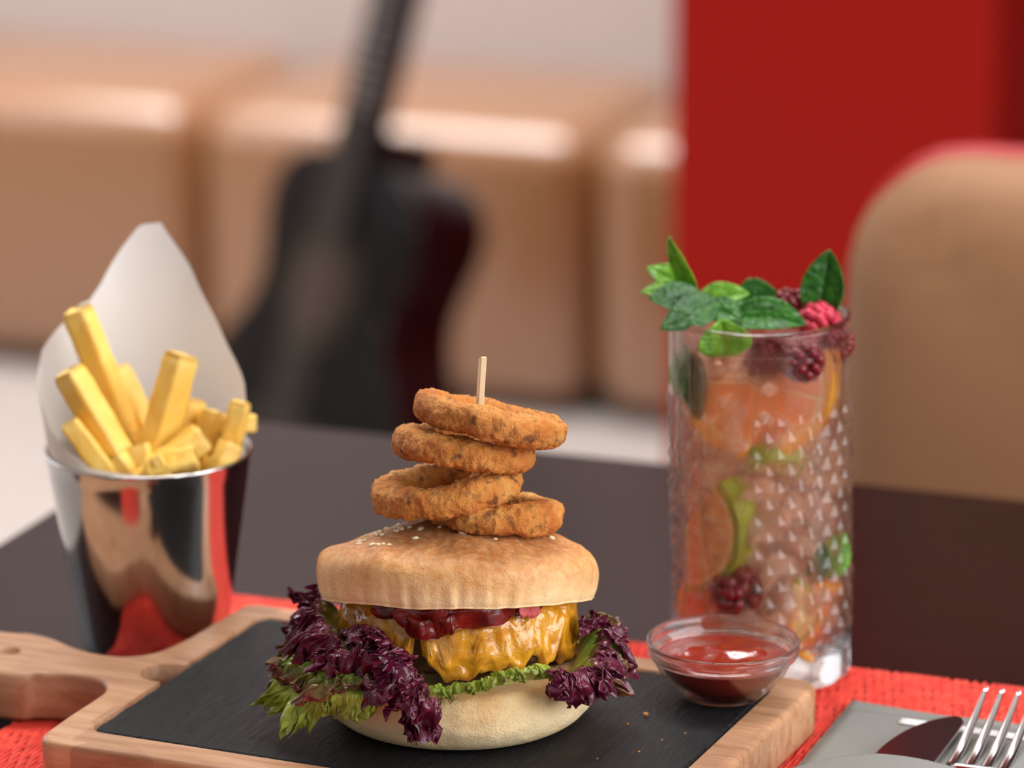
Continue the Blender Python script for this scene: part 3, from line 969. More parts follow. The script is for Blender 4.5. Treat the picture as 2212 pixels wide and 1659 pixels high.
ribbon('bacon_strip', [(-0.022, -0.0385, 0.0505), (-0.012, -0.0425, 0.0492), (-0.004, -0.0440, 0.0502), (0.006, -0.0440, 0.0508), (0.014, -0.042, 0.0512), (0.02, -0.039, 0.052)], 0.0085, 0.0018, 0.0008, 3, M['bacon'], burger, 1)
ribbon('bacon_strip', [(-0.019, -0.0405, 0.0475), (-0.012, -0.0440, 0.0462), (-0.005, -0.0452, 0.0478), (0.0, -0.045, 0.0492)], 0.0080, 0.0016, 0.0010, 2, M['bacon'], burger, 4)
ribbon('bacon_strip', [(-0.03, -0.032, 0.0500), (0.0, -0.038, 0.0522), (0.03, -0.030, 0.0510)], 0.0080, 0.0022, 0.001, 3, M['bacon'], burger, 7)
ribbon('onion_slice', [(0.0215, -0.0375, 0.0520), (0.025, -0.036, 0.0508), (0.0285, -0.0325, 0.0500)], 0.0055, 0.0022, 0.0006, 1, M['onion_pink'], burger, 2, 50)
# lettuce: ruffled sheets between an inner and an outer line
def ruffle(name, inner, outer, mat, parent, nu=700, nv=34, waves=14, a1=0.0032, a2=0.0016, a3=0.0007, seed=0, bulge=0.0, tooth=0.16, p1=1.1):
    V = []; UV = []
    nu = int(nu*1.25)
    for i in range(nu):
        u = i/(nu-1)
        I = Vector(catmull(inner, u)); O = Vector(catmull(outer, u))
        I2 = Vector(catmull(inner, min(1, u+0.004))); I1 = Vector(catmull(inner, max(0, u-0.004)))
        O2 = Vector(catmull(outer, min(1, u+0.004))); O1 = Vector(catmull(outer, max(0, u-0.004)))
        tdir = ((I2+O2)-(I1+O1)).normalized()
        ddir = (O-I).normalized()
        nrm = tdir.cross(ddir).normalized()
        if nrm.z < 0: nrm = -nrm
        fade = min(1, u*9, (1-u)*9)
        W = u*waves
        ext = 1+0.30*n3(W*0.7, seed, 11)+tooth*(0.8*n3(W*2.6, seed, 13)+1.3*n3(W*11, seed, 17))
        ext *= 0.6+0.4*fade
        for j in range(nv):
            v = j/(nv-1); w = v*ext
            P = I.lerp(O, w)+nrm*bulge*sin(pi*min(1, v))
            k1 = 2.1*a1*v**p1; k2 = 2.3*a2*v**1.5; k3 = 3.2*a3*v**1.6
            def nn(c): return (k1*n3(W*1.5+7*c, v*1.3, seed+c)+k2*n3(W*4.2, v*3.2+3*c, seed+c+30)+k3*n3(W*11, v*8, seed+c+60))
            V.append(P+nrm*nn(0)+tdir*nn(1.37)*1.1+ddir*nn(2.71)*0.8); UV.append((u, v))
    return mk(name, V, grid_faces(nu, nv), mat, parent, True, UV)
def B(x, y, Y):            # a pixel on the plane at depth Y (cm from the burger's centre) in burger coordinates
    p = ony(x, y, BO.y+Y*cm); return tuple(p-BO)
# green leaf hanging over the left of the lower bun
ruffle('lettuce_leaf', [B(690, 1440, 0.0), B(690, 1455, -2.0), B(720, 1470, -3.4), B(770, 1480, -4.2), B(840, 1490, -4.9)],
       [B(572, 1462, -1.0), B(586, 1510, -2.4), B(625, 1584, -3.6), B(712, 1540, -4.8), B(795, 1570, -5.4)], M['let_green'], burger, waves=7, seed=3, a1=0.0030, a2=0.0015, a3=0.0006, tooth=0.22, bulge=0.004)
ruffle('lettuce_leaf', [B(700, 1400, 0.5), B(680, 1430, -1.5), B(710, 1455, -3.2), B(800, 1475, -4.5)],
       [B(612, 1395, 0.6), B(598, 1445, -1.4), B(640, 1500, -3.6), B(760, 1500, -5.2)], M['let_mixed'], burger, waves=9, seed=8, a1=0.0040, a2=0.0020, bulge=0.005)
# purple frill running from the back left down over the front
ruffle('lettuce_leaf', [B(735, 1330, 1.5), B(740, 1370, -1.5), B(790, 1425, -3.6), B(870, 1465, -4.6), B(955, 1490, -4.9)],
       [B(640, 1355, 1.2), B(640, 1400, -1.8), B(730, 1455, -4.3), B(835, 1520, -5.6), B(905, 1600, -5.9)], M['let_purple'], burger, waves=13, seed=21, a1=0.0042, a2=0.0022, a3=0.0009, bulge=0.008, nu=900)
ruffle('lettuce_leaf', [B(760, 1400, -2.6), B(800, 1420, -3.6), B(860, 1455, -4.5), B(930, 1490, -5.0)],
       [B(700, 1385, -3.0), B(800, 1395, -4.6), B(850, 1450, -5.6), B(880, 1545, -6.0)], M['let_purple'], burger, waves=11, seed=37, a1=0.0040, a2=0.0022, a3=0.0009, bulge=0.006)
ruffle('lettuce_leaf', [B(900, 1480, -4.7), B(930, 1490, -4.9), B(960, 1500, -5.0)],
       [B(870, 1570, -5.7), B(905, 1605, -5.9), B(945, 1580, -5.8)], M['let_purple'], burger, waves=4, seed=41, nu=300, a1=0.0030, a2=0.0018, a3=0.0008, bulge=0.003)
# dark tuft standing at the back left
ruffle('lettuce_leaf', [B(720, 1390, 2.6), B(720, 1350, 2.0), B(735, 1320, 1.5)],
       [B(635, 1370, 2.6), B(640, 1310, 2.4), B(668, 1272, 2.0)], M['let_purple'], burger, waves=5, seed=52, nu=350, a1=0.0035, a2=0.0018, a3=0.0008)
# green strip along the front
ruffle('lettuce_leaf', [B(900, 1495, -4.4), B(1000, 1500, -4.7), B(1090, 1480, -4.6), B(1190, 1460, -4.0)],
       [B(930, 1512, -5.1), B(1010, 1500, -5.5), B(1100, 1470, -5.4), B(1190, 1450, -4.7)], M['let_green'], burger, waves=8, seed=61, nu=500, a1=0.0020, a2=0.0010, a3=0.0005, bulge=0.004)
# right-hand leaf, green heart and purple frill
ruffle('lettuce_leaf', [B(1190, 1480, -3.9), B(1225, 1455, -2.6), B(1245, 1420, -1.0), B(1250, 1380, 0.8)],
       [B(1215, 1515, -4.6), B(1320, 1495, -3.2), B(1355, 1420, -1.0), B(1310, 1350, 0.8)], M['let_mixed'], burger, waves=9, seed=71, a1=0.0042, a2=0.0020, a3=0.0008, bulge=0.006)
ruffle('lettuce_leaf', [B(1150, 1470, -4.5), B(1210, 1460, -3.7), B(1260, 1430, -2.0), B(1280, 1395, 0.0)],
       [B(1195, 1505, -5.2), B(1275, 1505, -4.3), B(1350, 1440, -2.2), B(1350, 1360, 0.0)], M['let_purple'], burger, waves=11, seed=83, a1=0.0042, a2=0.0022, a3=0.0009, bulge=0.006, nu=800)
ruffle('lettuce_leaf', [B(1240, 1390, -1.5), B(1255, 1380, 0.3), B(1265, 1370, 1.5)],
       [B(1275, 1335, -1.6), B(1320, 1345, 0.3), B(1345, 1375, 1.5)], M['let_purple'], burger, waves=5, seed=91, nu=350, a1=0.0030, a2=0.0016, a3=0.0008)

# onion rings on the skewer
def onion_ring(name, px, L, Rr, tiltx, tilty, seed, label, rv=0.0056, rr=0.0062, dY=0.0):
    p = ony(px[0], px[1], BO.y+dY*cm)
    d = (p-Vector((0, 0, ZC))).length
    R = (Rr-L)/2*d/FPX - rr
    V = []; nu, nv = 260, 44
    for i in range(nu):
        t = 2*pi*i/nu
        Rm = R*(1+0.05*n3(cos(t)*1.3, sin(t)*1.3, seed))
        th = 1+0.16*n3(cos(t)*1.8, sin(t)*1.8, seed+5)
        zo = 0.0012*n3(cos(t)*1.2, sin(t)*1.2, seed+9)
        for j in range(nv):
            a = 2*pi*j/nv
            c = math.copysign(abs(cos(a))**0.8, cos(a)); s = math.copysign(abs(sin(a))**0.8, sin(a))
            x = Rm+rr*th*c; z = rv*th*s+zo
            q = Vector((x*cos(t), x*sin(t), z))
            dirv = Vector((c*cos(t), c*sin(t), s))
            V.append(q+dirv*(0.0010*fbm(q*160+Vector((seed, 0, 0)), 2)+0.00075*fbm(q*700, 2)))
    o = mk(name, V, grid_faces(nu, nv, True, True), M['onion'], None, loc=p, rot=(radians(tiltx), radians(tilty), seed*1.3))
    M3 = Matrix.Rotation(radians(tilty), 3, 'Y') @ Matrix.Rotation(radians(tiltx), 3, 'X') @ Matrix.Rotation(seed*1.3, 3, 'Z')
    o.rotation_euler = M3.to_euler()
    tag(o, label, 'onion ring', 'onion rings on the skewer')
    return o
onion_ring('onion_ring', (1062, 1104), 912, 1214, -9, 6, 1, 'fried onion ring at the bottom of the skewer, resting on the bun')
onion_ring('onion_ring', (966, 1054), 804, 1127, -4, -8, 2, 'fried onion ring third from the top, sticking out over the bun with open hole')
onion_ring('onion_ring', (1002, 968), 850, 1155, -11, 7, 3, 'fried onion ring second from the top of the skewer')
onion_ring('onion_ring', (1058, 906), 893, 1224, -12, 12, 4, 'topmost fried onion ring on the skewer')
# skewer
st = ony(1043, 768, BO.y-0.002); sb = ony(1036, 880, BO.y-0.002); dr = (sb-st).normalized()
bot = st+dr*0.105
bm = bmesh.new(); bm_box(bm, (0, 0, -0.0525), (0.0034, 0.0022, 0.105), 0.0003, 1)
for v in bm.verts:
    if v.co.z > -0.002 and v.co.x > 0: v.co.z -= 0.0014
sk = from_bm('bamboo_skewer', bm, M['bamboo'], None, False, loc=st)
sk.rotation_euler = ((-dr).to_track_quat('Z', 'Y') @ Matrix.Rotation(radians(14), 3, 'Z').to_quaternion()).to_euler()
tag(sk, 'pale bamboo skewer standing up through the onion rings', 'skewer')

# ------------------------------------------------------------------ bucket of fries
bk = onz(335, 1392, TZ)
YB = bk.y
rim = ony(320, 976, YB)
BH = rim.z-TZ
bucket = empty('fries_bucket', (bk.x, bk.y, TZ+0.002))
tag(bucket, 'tapered polished steel cup holding french fries', 'cup')
axis = Vector((rim.x-bk.x, 0, BH)).normalized()
r0, r1 = 0.0288, 0.0402
outer = [(0, 0.0), (r0-0.002, 0.0), (r0-0.0004, 0.0006), (r0, 0.002)]
outer += [(r0+(r1-r0)*i/12, 0.002+(BH-0.004)*i/12) for i in range(1, 13)]
inner = [(r1-0.0010-(r1-r0)*i/12, BH-0.002-(BH-0.006)*i/12) for i in range(0, 13)]
V, F = lathe(outer+[(r1+0.0004, BH-0.0012), (r1+0.0003, BH-0.0004), (r1-0.0004, BH-0.0002), (r1-0.0010, BH-0.0008)]+inner+[(0, 0.004)], 96)
sh = (rim.x-bk.x)/BH
V = [(v[0]+sh*v[2], v[1], v[2]) for v in V]
mk('cup_wall', V, F, M['steel'], bucket)
# greaseproof paper liner
def build_paper():
    c = Vector((rim.x, YB, TZ+BH))
    keys = [(0, 0.2), (30, 0.35), (62, 1.5), (85, 2.9), (105, 3.8), (140, 6.0), (172, 8.3), (186, 8.4), (225, 5.2), (258, 2.2), (285, 0.2), (320, -0.3), (360, 0.2)]
    def h(a):
        a %= 360
        for (p, q) in zip(keys[:-1], keys[1:]):
            if p[0] <= a <= q[0]: return (p[1]+(q[1]-p[1])*(a-p[0])/(q[0]-p[0]))*cm
    V = []; nu, nv = 120, 26
    for i in range(nu):
        a = 360*i/nu; t = radians(a)
        # a: 0 front, 90 left, 180 back
        dx, dy = -sin(t), -cos(t)
        H = h(a)
        for j in range(nv):
            s = j/(nv-1)
            z = -0.045+(H+0.045)*s
            zz = max(0, z)
            rad = r1-0.0018+min(z, 0)*(r1-r0)/BH
            rad += zz*(0.16 if 40 < a < 130 else 0.02)*(1-zz/0.12)
            w = max(0.0, 1-((a-180)/75)**2) if 105 < a < 255 else 0.0
            k = min(1, zz/0.06)*w
            # the tall back corner straightens towards its peak
            X = dx*rad*(1-0.45*k*(abs(dx)))
            Y = dy*rad*(1-0.12*k)
            X += 0.0012*noise.noise(Vector((a*0.05, z*40, 1)))
            V.append((X+sh*z+0.0012*k, Y, z))
    o = mk('paper_liner', V, grid_faces(nu, nv, True), M['paper'], None, loc=c)
    tag(o, 'white greaseproof paper cone rising from the steel cup', 'paper cone')
build_paper()
# fries
def fry(tip, low, dy0, dy1, wpx, label, ext=0.030, seed=0, group='french fries in the steel cup', flat=1.0):
    P0 = ony(tip[0], tip[1], YB+dy0*cm); P1 = ony(low[0], low[1], YB+dy1*cm)
    d = (P1-P0); L = d.length; dn = d/L
    L += ext
    w = wpx*1.60/FPX/2*0.94
    mid = Vector((n3(seed, 1, 2), n3(seed, 5, 2), 0))*0.004
    nu = 30; V = []; k = 16
    zt = dn; a = zt.cross(Vector((0, 1, 0.2))).normalized(); b = zt.cross(a)
    rot = seed*0.9
    a, b = a*cos(rot*0.25)+b*sin(rot*0.25), b*cos(rot*0.25)-a*sin(rot*0.25)
    for i in range(nu):
        u = i/(nu-1)
        e = 1.0
        if u < 0.05: e = 0.84+0.16*sqrt(max(0, 1-(1-u/0.05)**2))
        if u > 0.95: e = 0.7
        c = dn*(L*u)+mid*sin(pi*u)
        for j in range(k*2):
            an = 2*pi*(j+0.5)/(2*k)
            cx, cy = cos(an), sin(an)
            q = 1/max(abs(cx), abs(cy)); q = min(q, 1.33)
            ww = w*(1+0.06*n3(u*5, seed, 1))
            p = c+a*(cx*q*ww*e)+b*(cy*q*ww*e*flat)
            V.append(p+(a*cx+b*cy)*0.0004*fbm(p*260+Vector((seed, 0, 0)), 2))
    F = grid_faces(nu, 2*k, False, True)
    F.append(tuple(range(2*k-1, -1, -1))); F.append(tuple((nu-1)*2*k+j for j in range(2*k)))
    o = mk('french_fry', V, F, M['fry'], None, loc=P0)
    tag(o, label, 'french fry', group)
    return o
FRIES = [
    ((166, 668), (275, 945), 0.5, 0.5, 62, 'tallest french fry, leaning left above the paper edge', 0.03),
    ((146, 800), (272, 1015), -1.6, -1.8, 62, 'long french fry leaning left in front of the tallest fry', 0.03),
    ((252, 795), (322, 940), 1.8, 0.9, 50, 'french fry half hidden behind the tallest fry', 0.03),
    ((393, 765), (332, 985), -0.3, -1.0, 66, 'thick french fry standing against the paper peak, leaning right', 0.03),
    ((418, 862), (398, 960), 1.2, 0.8, 52, 'short upright french fry behind the thick leaning fry', 0.03),
    ((148, 912), (222, 1010), -2.4, -2.4, 48, 'short french fry at the left rim of the steel cup', 0.025),
    ((440, 940), (352, 1005), -1.6, -2.2, 60, 'french fry lying across the front of the cup', 0.02),
    ((519, 868), (497, 975), -0.4, -0.6, 46, 'french fry with browned tip standing at the right rim', 0.02),
    ((552, 914), (480, 915), 0.9, 0.6, 42, 'french fry poking sideways past the right rim', 0.01),
    ((462, 888), (440, 980), 0.4, 0.2, 46, None, 0.02),
    ((425, 990), (345, 1010), -2.9, -3.0, 52, None, 0.006),
    ((500, 955), (475, 1010), -1.4, -1.8, 46, None, 0.02),
    ((335, 985), (358, 1028), -3.2, -3.3, 26, 'small browned fry end at the front of the cup', 0.006),
    ((300, 960), (320, 1040), -1.8, -2.2, 50, None, 0.02),
    ((250, 985), (300, 1050), -2.2, -2.4, 50, None, 0.02),
    ((405, 985), (385, 1050), -1.0, -1.2, 55, None, 0.02),
    ((345, 930), (352, 1030), 0.6, 0.4, 50, None, 0.02),
    ((290, 930), (320, 1020), 0.2, 0.0, 50, None, 0.02),
    ((470, 990), (440, 1050), -0.4, -0.4, 50, None, 0.02),
]
for i, f in enumerate(FRIES):
    fry(f[0], f[1], f[2], f[3], f[4], f[5] or 'french fry packed between others inside the steel cup', f[6], i+1)

# ------------------------------------------------------------------ tumbler with the drink
gb = onz(1646, 1437, MT)
GY = gb.y
gt = ony(1640, 672, GY)
GH = gt.z-MT
GR = 0.0345; GI = GR-0.0024
glass = empty('tumbler', (gb.x, gb.y, MT))
tag(glass, 'tall cut-glass tumbler of iced fruit drink with mint', 'glass')
gsh = (gt.x-gb.x)/GH
def build_glass():
    nth = 240; V = []
    zs = [0, 0.0006, 0.002]+[0.002+0.0125*i/6 for i in range(1, 7)]
    zp0, zp1 = 0.0150, GH-0.0295
    rows = 15; sub = 8
    zs += [zp0+(zp1-zp0)*i/(rows*sub) for i in range(rows*sub+1)]
    zs += [zp1+(GH-zp1)*k for k in (0.05, 0.15, 0.4, 0.7, 0.92, 0.975)]
    ncol = 24
    def outer_r(t, z):
        r = GR
        if z < zp0:
            k = min(1, (zp0-z)/0.004)
            a = (t/(2*pi)*12) % 1.0
            r -= k*0.0009*(4*(a-0.5)**2)
            if z < 0.002: r -= 0.0012*(1-z/0.002)
        elif z <= zp1:
            cz = (z-zp0)/(zp1-zp0)*rows
            ct = t/(2*pi)*ncol
            # diamond lattice of small pyramids
            a = (ct+cz/1.0*0.5); b = (ct-cz/1.0*0.5)
            fa = abs((a % 1.0)-0.5)*2; fb_ = abs((b % 1.0)-0.5)*2
            h = 1-max(fa, fb_)
            fade = min(1, (zp1-z)/0.004, (z-zp0)/0.004)
            r += (-0.0008+0.0021*h)*fade
        else:
            pass
        return r
    prof = [('o', 0.0)]
    out = []
    for i in range(nth):
        t = 2*pi*i/nth
        col = [(0.0, 0.0007), (GR*0.55, 0.0007), (GR*0.8, 0.0004)]
        col += [(outer_r(t, z), z) for z in zs]
        col += [(GR-0.0001, GH-0.0010), (GR-0.0005, GH-0.0003), (GR-0.0012, GH), (GI+0.0005, GH-0.0003), (GI+0.0001, GH-0.0010)]
        col += [(GI, GH-0.004-(GH-0.004-0.018)*k/20) for k in range(21)]
        col += [(GI-0.001, 0.0155), (GI-0.004, 0.0140), (GI*0.5, 0.0132), (0.0, 0.0130)]
        for (r, z) in col: out.append((r*cos(t)+gsh*z, r*sin(t), z))
        m = len(col)
    o = mk('glass_wall', out, grid_faces(nth, m, True), M['glass'], glass)
    o.data.materials.append(M['glass_solid'])
    for p in o.data.polygons:
        if p.center.z < 0.0152 or p.center.z > GH-0.0016: p.material_index = 1
build_glass()
# the drink itself
LZ = GH-0.0105
LR = GI-0.0004
V, F = lathe([(0, 0.0136), (LR*0.5, 0.0138), (LR-0.004, 0.0146), (LR-0.001, 0.0162), (LR, 0.02)]+[(LR, 0.02+(LZ-0.02)*i/8) for i in range(1, 9)]+[(LR-0.0008, LZ+0.0004), (LR-0.002, LZ), (0, LZ)], 72)
V = [(v[0]+gsh*v[2], v[1], v[2]) for v in V]
dk = mk('fruit_drink', V, F, M['liquid'], None, loc=(gb.x, gb.y, MT))
tag(dk, 'pale pink cloudy drink filling the tumbler', 'drink', kind='stuff')
# crushed ice
def build_ice():
    V = []; F = []; rnd = random.Random(17)
    for k in range(430):
        for _ in range(20):
            z = 0.018+rnd.random()*(LZ-0.026)
            r = GI*rnd.random()**0.36*0.97; t = rnd.random()*2*pi
            s = 0.0028+0.0034*rnd.random()
            yy = r*sin(t)
            if z > 0.068 and yy < -0.002 and rnd.random() < 0.75: continue
            if r+s < GI-0.0002: break
        else: continue
        bm = bmesh.new(); bmesh.ops.create_icosphere(bm, subdivisions=1, radius=1.0)
        sc = Vector((0.7+rnd.random()*0.6, 0.7+rnd.random()*0.6, 0.7+rnd.random()*0.6))
        base = len(V)
        for v in bm.verts:
            q = Vector((v.co.x*sc.x, v.co.y*sc.y, v.co.z*sc.z))*s*(1+0.5*(rnd.random()-0.5))
            V.append(q+Vector((r*cos(t)+gsh*z, r*sin(t), z)))
        for f in bm.faces: F.append(tuple(base+v.index for v in f.verts))
        bm.free()
    o = mk('crushed_ice', V, F, M['ice'], None, False, loc=(gb.x, gb.y, MT))
    tag(o, 'crushed ice packed inside the tumbler', 'ice', kind='stuff')
build_ice()
# fruit
def fruit_wheel(name, px, dY, R, th, rind, flesh, rot, label, cat, a0=0, a1=360, group=None):
    p = ony(px[0], px[1], GY+dY*cm)
    e = empty(name, p, rot=rot); tag(e, label, cat, group)
    full = a1-a0 >= 360
    n = 72
    def wedge(r0, r1, z, nn, A0, A1, name, mat, rib=False):
        V = []; 
        prof = [(r0, -z), (r1, -z), (r1, z), (r0, z)]
        for i in range(nn+1):
            t = radians(A0+(A1-A0)*i/nn)
            for (r, zz) in prof: V.append((r*cos(t), zz, r*sin(t)))
        F = grid_faces(nn+1, 4, False, True)
        F.append((3, 2, 1, 0)); F.append(tuple(nn*4+k for k in range(4)))
        return mk(name, V, F, mat, e, False)
    wedge(R*0.88, R, th/2, n, a0, a1, 'rind', rind)
    wedge(R*0.80, R*0.885, th/2-0.0003, n, a0, a1, 'pith', M['pith'])
    wedge(R*0.02, R*0.885, th/2-0.0006, n, a0, a1, 'membrane', M['pith'])
    ns = int(round((a1-a0)/40))
    for k in range(ns):
        A0 = a0+(a1-a0)*k/ns+2.0; A1 = a0+(a1-a0)*(k+1)/ns-2.0
        wedge(R*0.10, R*0.80, th/2-0.0001, 8, A0, A1, 'segment', flesh)
    return e
M['pith'] = plain('citrus_pith', srgb(246, 214, 150), 0.6)
fruit_wheel('orange_slice', (1640, 828), -1.15, 0.0288, 0.0065, M['orange_rind'], M['orange_flesh'], (radians(-14), radians(0), radians(-8)),
            'orange slice pressed against the upper tumbler wall', 'orange slice', -180, 30)
fruit_wheel('orange_slice', (1560, 1322), -1.5, 0.018, 0.005, M['orange_rind'], M['orange_flesh'], (radians(10), radians(20), radians(-30)),
            'orange wedge beside the raspberry near the tumbler base', 'orange slice', 120, 300)
fruit_wheel('orange_slice', (1770, 1340), -1.2, 0.016, 0.005, M['orange_rind'], M['orange_flesh'], (radians(0), radians(0), radians(35)),
            'orange wedge at the bottom right of the ice', 'orange slice', 60, 240)
fruit_wheel('lime_wedge', (1500, 1128), -0.9, 0.0262, 0.012, M['lime_rind'], M['lime_flesh2'], (radians(0), radians(10), radians(-40)),
            'large lime wedge standing in the middle of the ice', 'lime wedge', -75, 62)
fruit_wheel('lime_wedge', (1660, 1005), -1.3, 0.013, 0.008, M['lime_rind'], M['lime_flesh'], (radians(50), radians(0), radians(15)),
            'small lime piece just under the orange slice', 'lime wedge', -20, 150)
fruit_wheel('lime_wedge', (1690, 1320), -2.0, 0.014, 0.005, M['lime_rind'], M['lime_flesh'], (radians(0), radians(30), radians(10)),
            'thin lime piece low in the tumbler near the base', 'lime wedge', -40, 100)
def raspberry(px, dY, R, rot, mat, label):
    p = ony(px[0], px[1], GY+dY*cm)
    bm = bmesh.new(); rnd = random.Random(int(px[0]))
    rows = [(-0.75, 6), (-0.4, 10), (0.0, 12), (0.4, 11), (0.75, 8), (1.0, 4)]
    for k, (h, n) in enumerate(rows):
        rr = R*sqrt(max(0.08, 1-(h*0.82)**2))*0.84
        for i in range(n):
            a = 2*pi*(i+0.5*(k % 2))/n+rnd.random()*0.15
            m = Matrix.Translation((rr*cos(a), rr*sin(a), h*R*0.85)) @ Matrix.Scale(R*0.26*(0.9+0.25*rnd.random()), 4)
            bmesh.ops.create_icosphere(bm, subdivisions=2, radius=1.0, matrix=m)
    bmesh.ops.create_uvsphere(bm, u_segments=16, v_segments=10, radius=R*0.66, matrix=Matrix.Translation((0, 0, R*0.15)))
    o = from_bm('raspberry', bm, mat, None, True, loc=p, rot=rot)
    tag(o, label, 'raspberry', 'raspberries in the drink')
raspberry((1733, 780), -2.3, 0.0078, (radians(75), 0, 0.2), M['berry'], 'raspberry with open hollow facing out under the tumbler rim')
raspberry((1655, 775), -1.0, 0.0080, (0.4, 0.5, 0), M['berry'], 'dark raspberry beside the hollow one, deeper in the drink')
raspberry((1768, 700), 0.3, 0.0080, (radians(100), 0.3, 0.5), M['berry_light'], 'frosted raspberry at the rim under the upright mint leaf')
raspberry((1800, 745), -0.2, 0.0070, (0.3, 0.8, 0), M['berry'], 'raspberry below the frosted one by the tumbler wall')
raspberry((1705, 668), 1.6, 0.0070, (0.2, 0.2, 0), M['berry'], 'raspberry behind the flat mint leaves at the far rim')
raspberry((1590, 1272), -2.1, 0.0100, (1.2, 0.6, 0.3), M['berry'], 'dark raspberry low in the ice near the tumbler base')
# mint
def mint_leaf(name, base, tip, w, up, mat, parent=None, curl=0.0, fold=0.35):
    base = Vector(base); tip = Vector(tip)
    ax = tip-base; L = ax.length; ax.normalize()
    up = Vector(up); up = (up-ax*up.dot(ax)).normalized(); sd = ax.cross(up)
    nl, nw = 48, 21; V = []
    for i in range(nl):
        u = i/(nl-1)
        hw = w/2*(max(0, sin(pi*u**0.80)))**0.72+0.0002
        hw *= 1+0.08*abs(((u*11) % 1)-0.5)*2*(1 if 0.05 < u < 0.95 else 0)
        for j in range(nw):
            s = j/(nw-1)*2-1
            q = (u*8-abs(s)*1.2) % 1.0
            vein = -0.0007*math.exp(-((q-0.5)/0.16)**2)*(1-abs(s)**4)*sin(pi*u) - 0.0006*math.exp(-(s/0.10)**2)
            quilt = 0.0006*sin(pi*q)*(1-abs(s))
            V.append(ax*(L*u)+sd*(s*hw*0.97)+up*(abs(s)*hw*fold+curl*L*(4*u*(1-u))+vein+quilt+0.0005*n3(u*4, s*2, L*900)))
    o = mk(name, V, grid_faces(nl, nw), mat, parent, True)
    md = o.modifiers.new('thickness', 'SOLIDIFY'); md.thickness = 0.00035
    return o, base
def G(x, y, dY): return ony(x, y, GY+dY*cm)
def lone(b, t, w, up, mat, label, curl=0.0, fold=0.3):
    o, base = mint_leaf('mint_leaf', b, t, w, up, mat, None, curl, fold)
    o.location = base
    tag(o, label, 'mint leaf', 'mint leaves on the drink')
sp0 = G(1558, 712, 0.4)
sprig = empty('mint_sprig', sp0)
tag(sprig, 'mint sprig leaning out over the near side of the tumbler rim', 'mint sprig')
Vs, Fs = tube([Vector((0, 0, 0)), G(1533, 662, 0.0)-sp0, G(1512, 640, 0.0)-sp0, G(1506, 632, 0.0)-sp0], [0.0009, 0.0009, 0.0008, 0.0005], 8)
mk('stem', Vs, Fs, M['stem'], sprig)
for (b, t, w, up, mat, curl, fold) in [
    ((1509, 640, 0.0), (1447, 512, 0.2), 0.0105, (-0.85, -0.5, 0.3), 'mint_light', 0.03, 0.25),
    ((1500, 636, 0.3), (1398, 578, 0.9), 0.0120, (0.2, -0.7, 0.8), 'mint_light', 0.05, 0.25),
    ((1495, 644, 0.0), (1384, 632, -0.4), 0.0100, (0.0, -0.5, 1), 'mint_light', 0.06, 0.3),
    ((1522, 656, -0.5), (1402, 645, -1.4), 0.0135, (0.1, -0.75, 0.7), 'mint_dusty', 0.06, 0.2),
    ((1545, 652, -0.4), (1427, 712, -1.9), 0.0135, (0.35, -0.8, 0.6), 'mint_dusty', 0.10, 0.25),
    ((1515, 665, 0.0), (1600, 690, -1.0), 0.0140, (0, -0.6, 1), 'mint', 0.05, 0.2),
]:
    o, base = mint_leaf('leaf', G(*b), G(*t), w, up, M[mat], sprig, curl, fold)
    o.location = base-sp0
lone(G(1770, 690, 0.6), G(1792, 540, 1.0), 0.0165, (-0.25, -0.95, 0.1), M['mint'], 'large mint leaf standing upright at the tumbler rim', 0.03, 0.35)
lone(G(1505, 655, 1.4), G(1618, 636, 1.2), 0.0120, (0, -0.55, 0.9), M['mint_light'], 'light green mint leaf lying behind the stem on the ice', 0.05)
lone(G(1590, 650, 2.0), G(1682, 640, 1.8), 0.0150, (0, -0.7, 0.75), M['mint'], 'dark round mint leaf at the far rim of the tumbler', 0.03)
lone(G(1575, 692, -0.2), G(1742, 702, -1.2), 0.0180, (0, -0.55, 0.9), M['mint'], 'broad dark mint leaf lying flat in the middle of the drink', 0.07)
lone(G(1565, 770, -2.2), G(1560, 690, -2.3), 0.0200, (0.1, -0.97, 0.2), M['mint_light'], 'light green crinkled mint leaf pressed against the near glass wall', 0.02)
lone(G(1498, 760, -1.2), G(1512, 905, -1.6), 0.0110, (-0.4, -0.9, 0.0), M['mint'], 'mint leaf hanging down along the tumbler wall below the sprig', 0.03)
lone(G(1480, 860, -0.6), G(1482, 740, -0.4), 0.0110, (-0.6, -0.8, 0.0), M['mint_light'], 'olive mint leaf just under the rim below the sprig', 0.03)
lone(G(1770, 1240, -1.5), G(1822, 1150, -0.6), 0.0150, (0.5, -0.85, 0.0), M['mint_light'], 'bright mint leaf against the lower tumbler wall', 0.05)
lone(G(1755, 1260, -1.9), G(1778, 1170, -1.9), 0.0080, (0.3, -0.95, 0.0), M['mint'], 'dark narrow mint leaf beside the bright lower one', 0.03)

